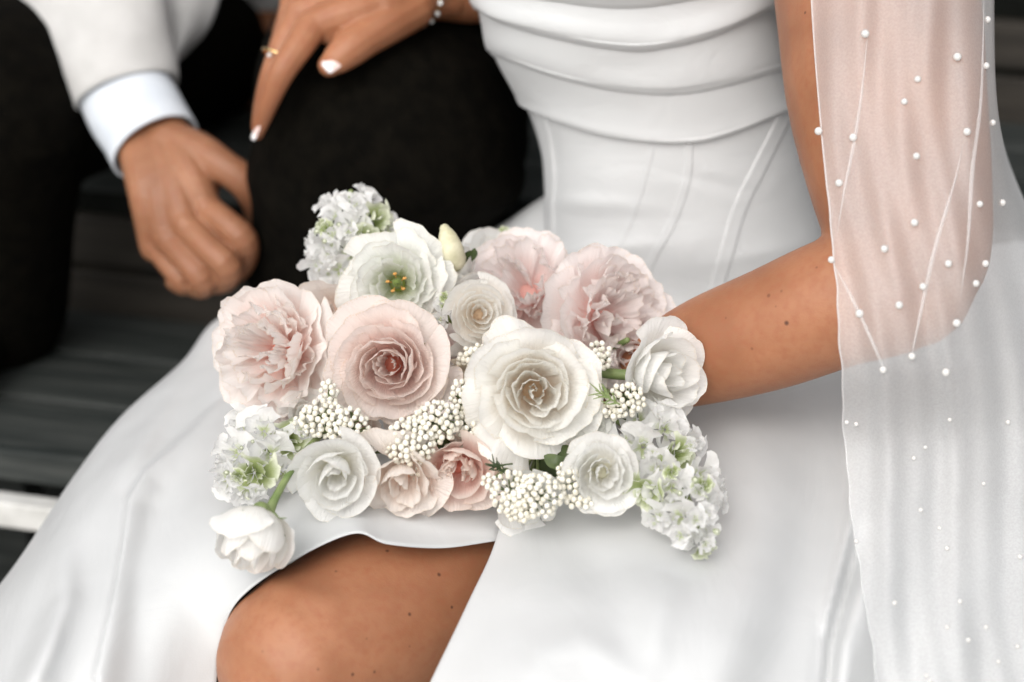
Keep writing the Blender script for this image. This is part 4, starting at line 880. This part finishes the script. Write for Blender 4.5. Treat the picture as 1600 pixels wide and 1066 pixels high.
# rice flower: domes of bead-like buds on fine stalks
ico = bmesh.new(); bmesh.ops.create_icosphere(ico, subdivisions=2, radius=1); ICOV = np.array([v.co[:] for v in ico.verts]); ico.verts.index_update(); ICOF = [[v.index for v in f.verts] for f in ico.faces]; ico.free()
def rice(label, spots, seed, root):
    """spots: (px, py, depth, half width px, half height px, count)"""
    rs = np.random.RandomState(seed); b = MB(); st = MB(); R0 = P(*root)
    for (x, y, d, hw, hh, n) in spots:
        pts = []; tries = 0
        while len(pts) < n and tries < 6000:
            tries += 1; a, r = rs.uniform(0, 6.283), math.sqrt(rs.uniform()); qx, qy = x + hw * r * math.cos(a), y + hh * r * math.sin(a)
            bulge = .55 * min(hw, hh) * d / FPX * (1 - r * r); p = P(qx, qy, d - bulge + rs.uniform(-.0025, .0025))
            if all(np.linalg.norm(p - q) > .0044 for q in pts): pts.append(p)
        cen = P(x, y, d + .02)
        for p in pts:
            rr = rs.uniform(.0019, .0025); v = ICOV * (rr, rr, rr * 1.1)
            b.add(v + p, ICOF)
            if rs.uniform() < .5:
                tube(st, np.array([p, p * .45 + cen * .55 + rs.normal(size=3) * .001, cen]), [.0006, .0006, .0008], 4, None, False)
        tube(st, np.array([cen, (cen + R0) / 2, R0]), .0012, 6, 6, False)
    o = link('rice_flower', st.mesh('rice_flower_stalks'), M['stem'], bouquet); o['label'] = label
    tag(link('beads', b.mesh('beads'), M['rice'], o), kind='stuff')
rice('cream rice flower below the left peony', [(505, 655, 1.515, 36, 28, 60), (545, 668, 1.505, 32, 30, 60), (513, 618, 1.53, 14, 22, 20), (478, 662, 1.525, 18, 16, 18)], 1, (560, 620, 1.62))
rice('cream rice flower in the middle below the pink rose', [(640, 690, 1.50, 40, 36, 95), (682, 660, 1.505, 36, 32, 80), (650, 735, 1.515, 18, 14, 26)], 2, (660, 620, 1.62))
rice('cream rice flower left of the white garden rose', [(722, 625, 1.525, 18, 34, 40), (730, 665, 1.52, 16, 22, 30)], 3, (730, 610, 1.62))
rice('cream rice flower hanging below the white garden rose', [(800, 772, 1.465, 32, 34, 70), (840, 775, 1.462, 38, 34, 85), (812, 800, 1.465, 26, 14, 30), (765, 752, 1.475, 12, 10, 10)], 4, (840, 700, 1.58))
rice('cream rice flower beside the lower right rose', [(888, 755, 1.475, 16, 24, 34), (905, 785, 1.475, 20, 8, 14), (880, 735, 1.48, 8, 10, 6)], 5, (870, 690, 1.58))
rice('white rice flower below the side-view rose', [(978, 625, 1.515, 30, 24, 42), (960, 640, 1.515, 18, 14, 18)], 6, (930, 600, 1.60))
rice('white rice flower beside the blush peony', [(935, 548, 1.56, 18, 12, 10), (942, 562, 1.56, 12, 16, 10)], 7, (900, 580, 1.64))
rice('cream rice flower under the ranunculus', [(745, 552, 1.555, 22, 14, 26), (728, 562, 1.56, 14, 10, 10)], 8, (760, 580, 1.64))

# greenery: feathery sprigs, leaves, stems
def sprig(label, x, y, d, dirs, L, seed, n=12, m='stem'):
    rs = np.random.RandomState(seed); b = MB(); base = P(x, y, d); ax = camvec(*dirs); side = np.cross(ax, -FW); side /= np.linalg.norm(side)
    tube(b, np.array([base, base + ax * L * .6, base + ax * L]), [.0007, .0006, .0004], 5, 6)
    for k in range(n):
        t = rs.uniform(.05, .8); q = base + ax * L * t; dr = ax * rs.uniform(.6, 1) + side * rs.uniform(-.75, .75) - FW * rs.uniform(-.2, .4); dr /= np.linalg.norm(dr); ll = L * rs.uniform(.3, .55)
        tube(b, np.array([q, q + dr * ll * .5 + rs.normal(size=3) * .0006, q + dr * ll]), [.0006, .0006, .0003], 5, 6)
    o = link('sprig', b.mesh('sprig'), M[m], bouquet); o['label'] = label
sprig('feathery green sprig right of the white garden rose', 968, 632, 1.50, (-.85, .5, .2), .021, 1, 16)
sprig('dark feathery sprig under the white garden rose', 795, 745, 1.485, (-.8, .7, .1), .019, 2, 14, 'leaf')
sprig('dark feathery sprig at the bottom centre', 800, 725, 1.49, (-.9, -.1, .1), .016, 3, 8, 'leaf')
def stemobj(pts, r, m='stem'):
    b = MB(); tube(b, PP(pts), r, 10, 24); return link('stem', b.mesh('stem'), M[m], bouquet)
stemobj([(520, 660, 1.56), (482, 700, 1.515), (455, 735, 1.49), (432, 775, 1.470), (420, 800, 1.462)], [.0026, .0026, .0026, .003, .0042])
stemobj([(930, 580, 1.585), (955, 584, 1.57), (980, 586, 1.565)], [.0042, .0042, .0042])
stemobj([(700, 385, 1.63), (702, 372, 1.625)], [.003, .003])
def leaf(pts, wd, m, droop=.0):
    Lp = catmull(PP(pts), 14); t, N, B = frames(Lp); view = Lp - CAM; view /= np.linalg.norm(view, axis=1)[:, None]; side = np.cross(t, view); side /= np.linalg.norm(side, axis=1)[:, None]
    V = []
    for i in range(14):
        k = math.sin(math.pi * (i / 13) ** .8) * wd + .0004; V.append([Lp[i] + side[i] * k * u + view[i] * (.25 * k * abs(u)) for u in (-1, -.5, 0, .5, 1)])
    b = MB(); b.add(np.array(V), grid_faces(14, 5)); return link('leaf', b.mesh('leaf'), M[m], bouquet)
rs = np.random.RandomState(77)
for (x, y) in [(690, 560), (700, 600), (760, 540), (770, 690), (860, 720), (880, 690), (900, 640), (980, 640), (560, 690), (690, 700), (740, 730)]:
    a = rs.uniform(0, 6.28); L = rs.uniform(28, 48); d = 1.615 - (y - 560) * .00035
    leaf([(x - L * math.cos(a), y - L * math.sin(a), d + .01), (x, y, d - .008), (x + L * math.cos(a), y + L * math.sin(a), d + .006)], rs.uniform(.009, .014), 'leaf')
for q, (x, y, d, r_, m_) in enumerate([(478, 648, 1.585, .026, 'white_p'), (565, 672, 1.565, .024, 'peach_p'), (700, 700, 1.555, .024, 'peach_p'), (775, 695, 1.555, .026, 'cream_p'), (885, 610, 1.585, .030, 'cream_p'), (688, 540, 1.60, .026, 'blush_p'), (900, 560, 1.61, .034, 'blush_p'), (985, 560, 1.61, .030, 'blush_p'), (745, 560, 1.59, .022, 'cream_p'), (880, 690, 1.54, .020, 'white_p'), (575, 500, 1.62, .030, 'pink_p'), (462, 640, 1.60, .030, 'peony_p'), (640, 640, 1.60, .03, 'peach_p'), (520, 600, 1.60, .03, 'peach_p')]):
    flower('rose', None, x, y, d, (.1 * math.sin(q), .1 * math.cos(q), 1), r_, lambda rs: spec_rose(10, rs, ruf=.04, lip=.12), M[m_], 500 + q, q, 99)
leaf([(690, 425, 1.65), (735, 400, 1.63), (742, 388, 1.625)], .004, 'leaf'); leaf([(722, 402, 1.632), (719, 388, 1.63), (717, 376, 1.63)], .0025, 'leaf')
leaf([(850, 712, 1.50), (870, 722, 1.495), (895, 716, 1.50)], .005, 'leaf'); leaf([(870, 700, 1.52), (888, 712, 1.51), (900, 735, 1.51)], .006, 'leaf')
# stems gathered behind, held in her hand
for k in range(16):
    a = k * 2.4; r = 4 + 9 * math.sqrt(k / 16)
    stemobj([(560 + 30 * k, 590 + 60 * math.sin(k * 1.7), 1.60), (800 + 8 * k, 588 + 20 * math.sin(k * 1.7), 1.655), (880 + r * math.cos(a) * .6, 590 + r * math.sin(a), 1.683), (930 + r * math.cos(a), 600 + r * math.sin(a), 1.70)], .0024)
# white satin ribbon round the grip
b = MB(); sleeve(b, PP([(846, 589, 1.672), (862, 590, 1.677), (880, 591, 1.684)]), [.0135, .013, .0135], UPV, 1.0, 24, 10, .001); link('ribbon', b.mesh('ribbon'), M['satin'], bouquet)
print('petals', counts, 'objects', len(bpy.data.objects), 'tris', sum(len(o.data.polygons) * 2 for o in bpy.data.objects if o.type == 'MESH'))
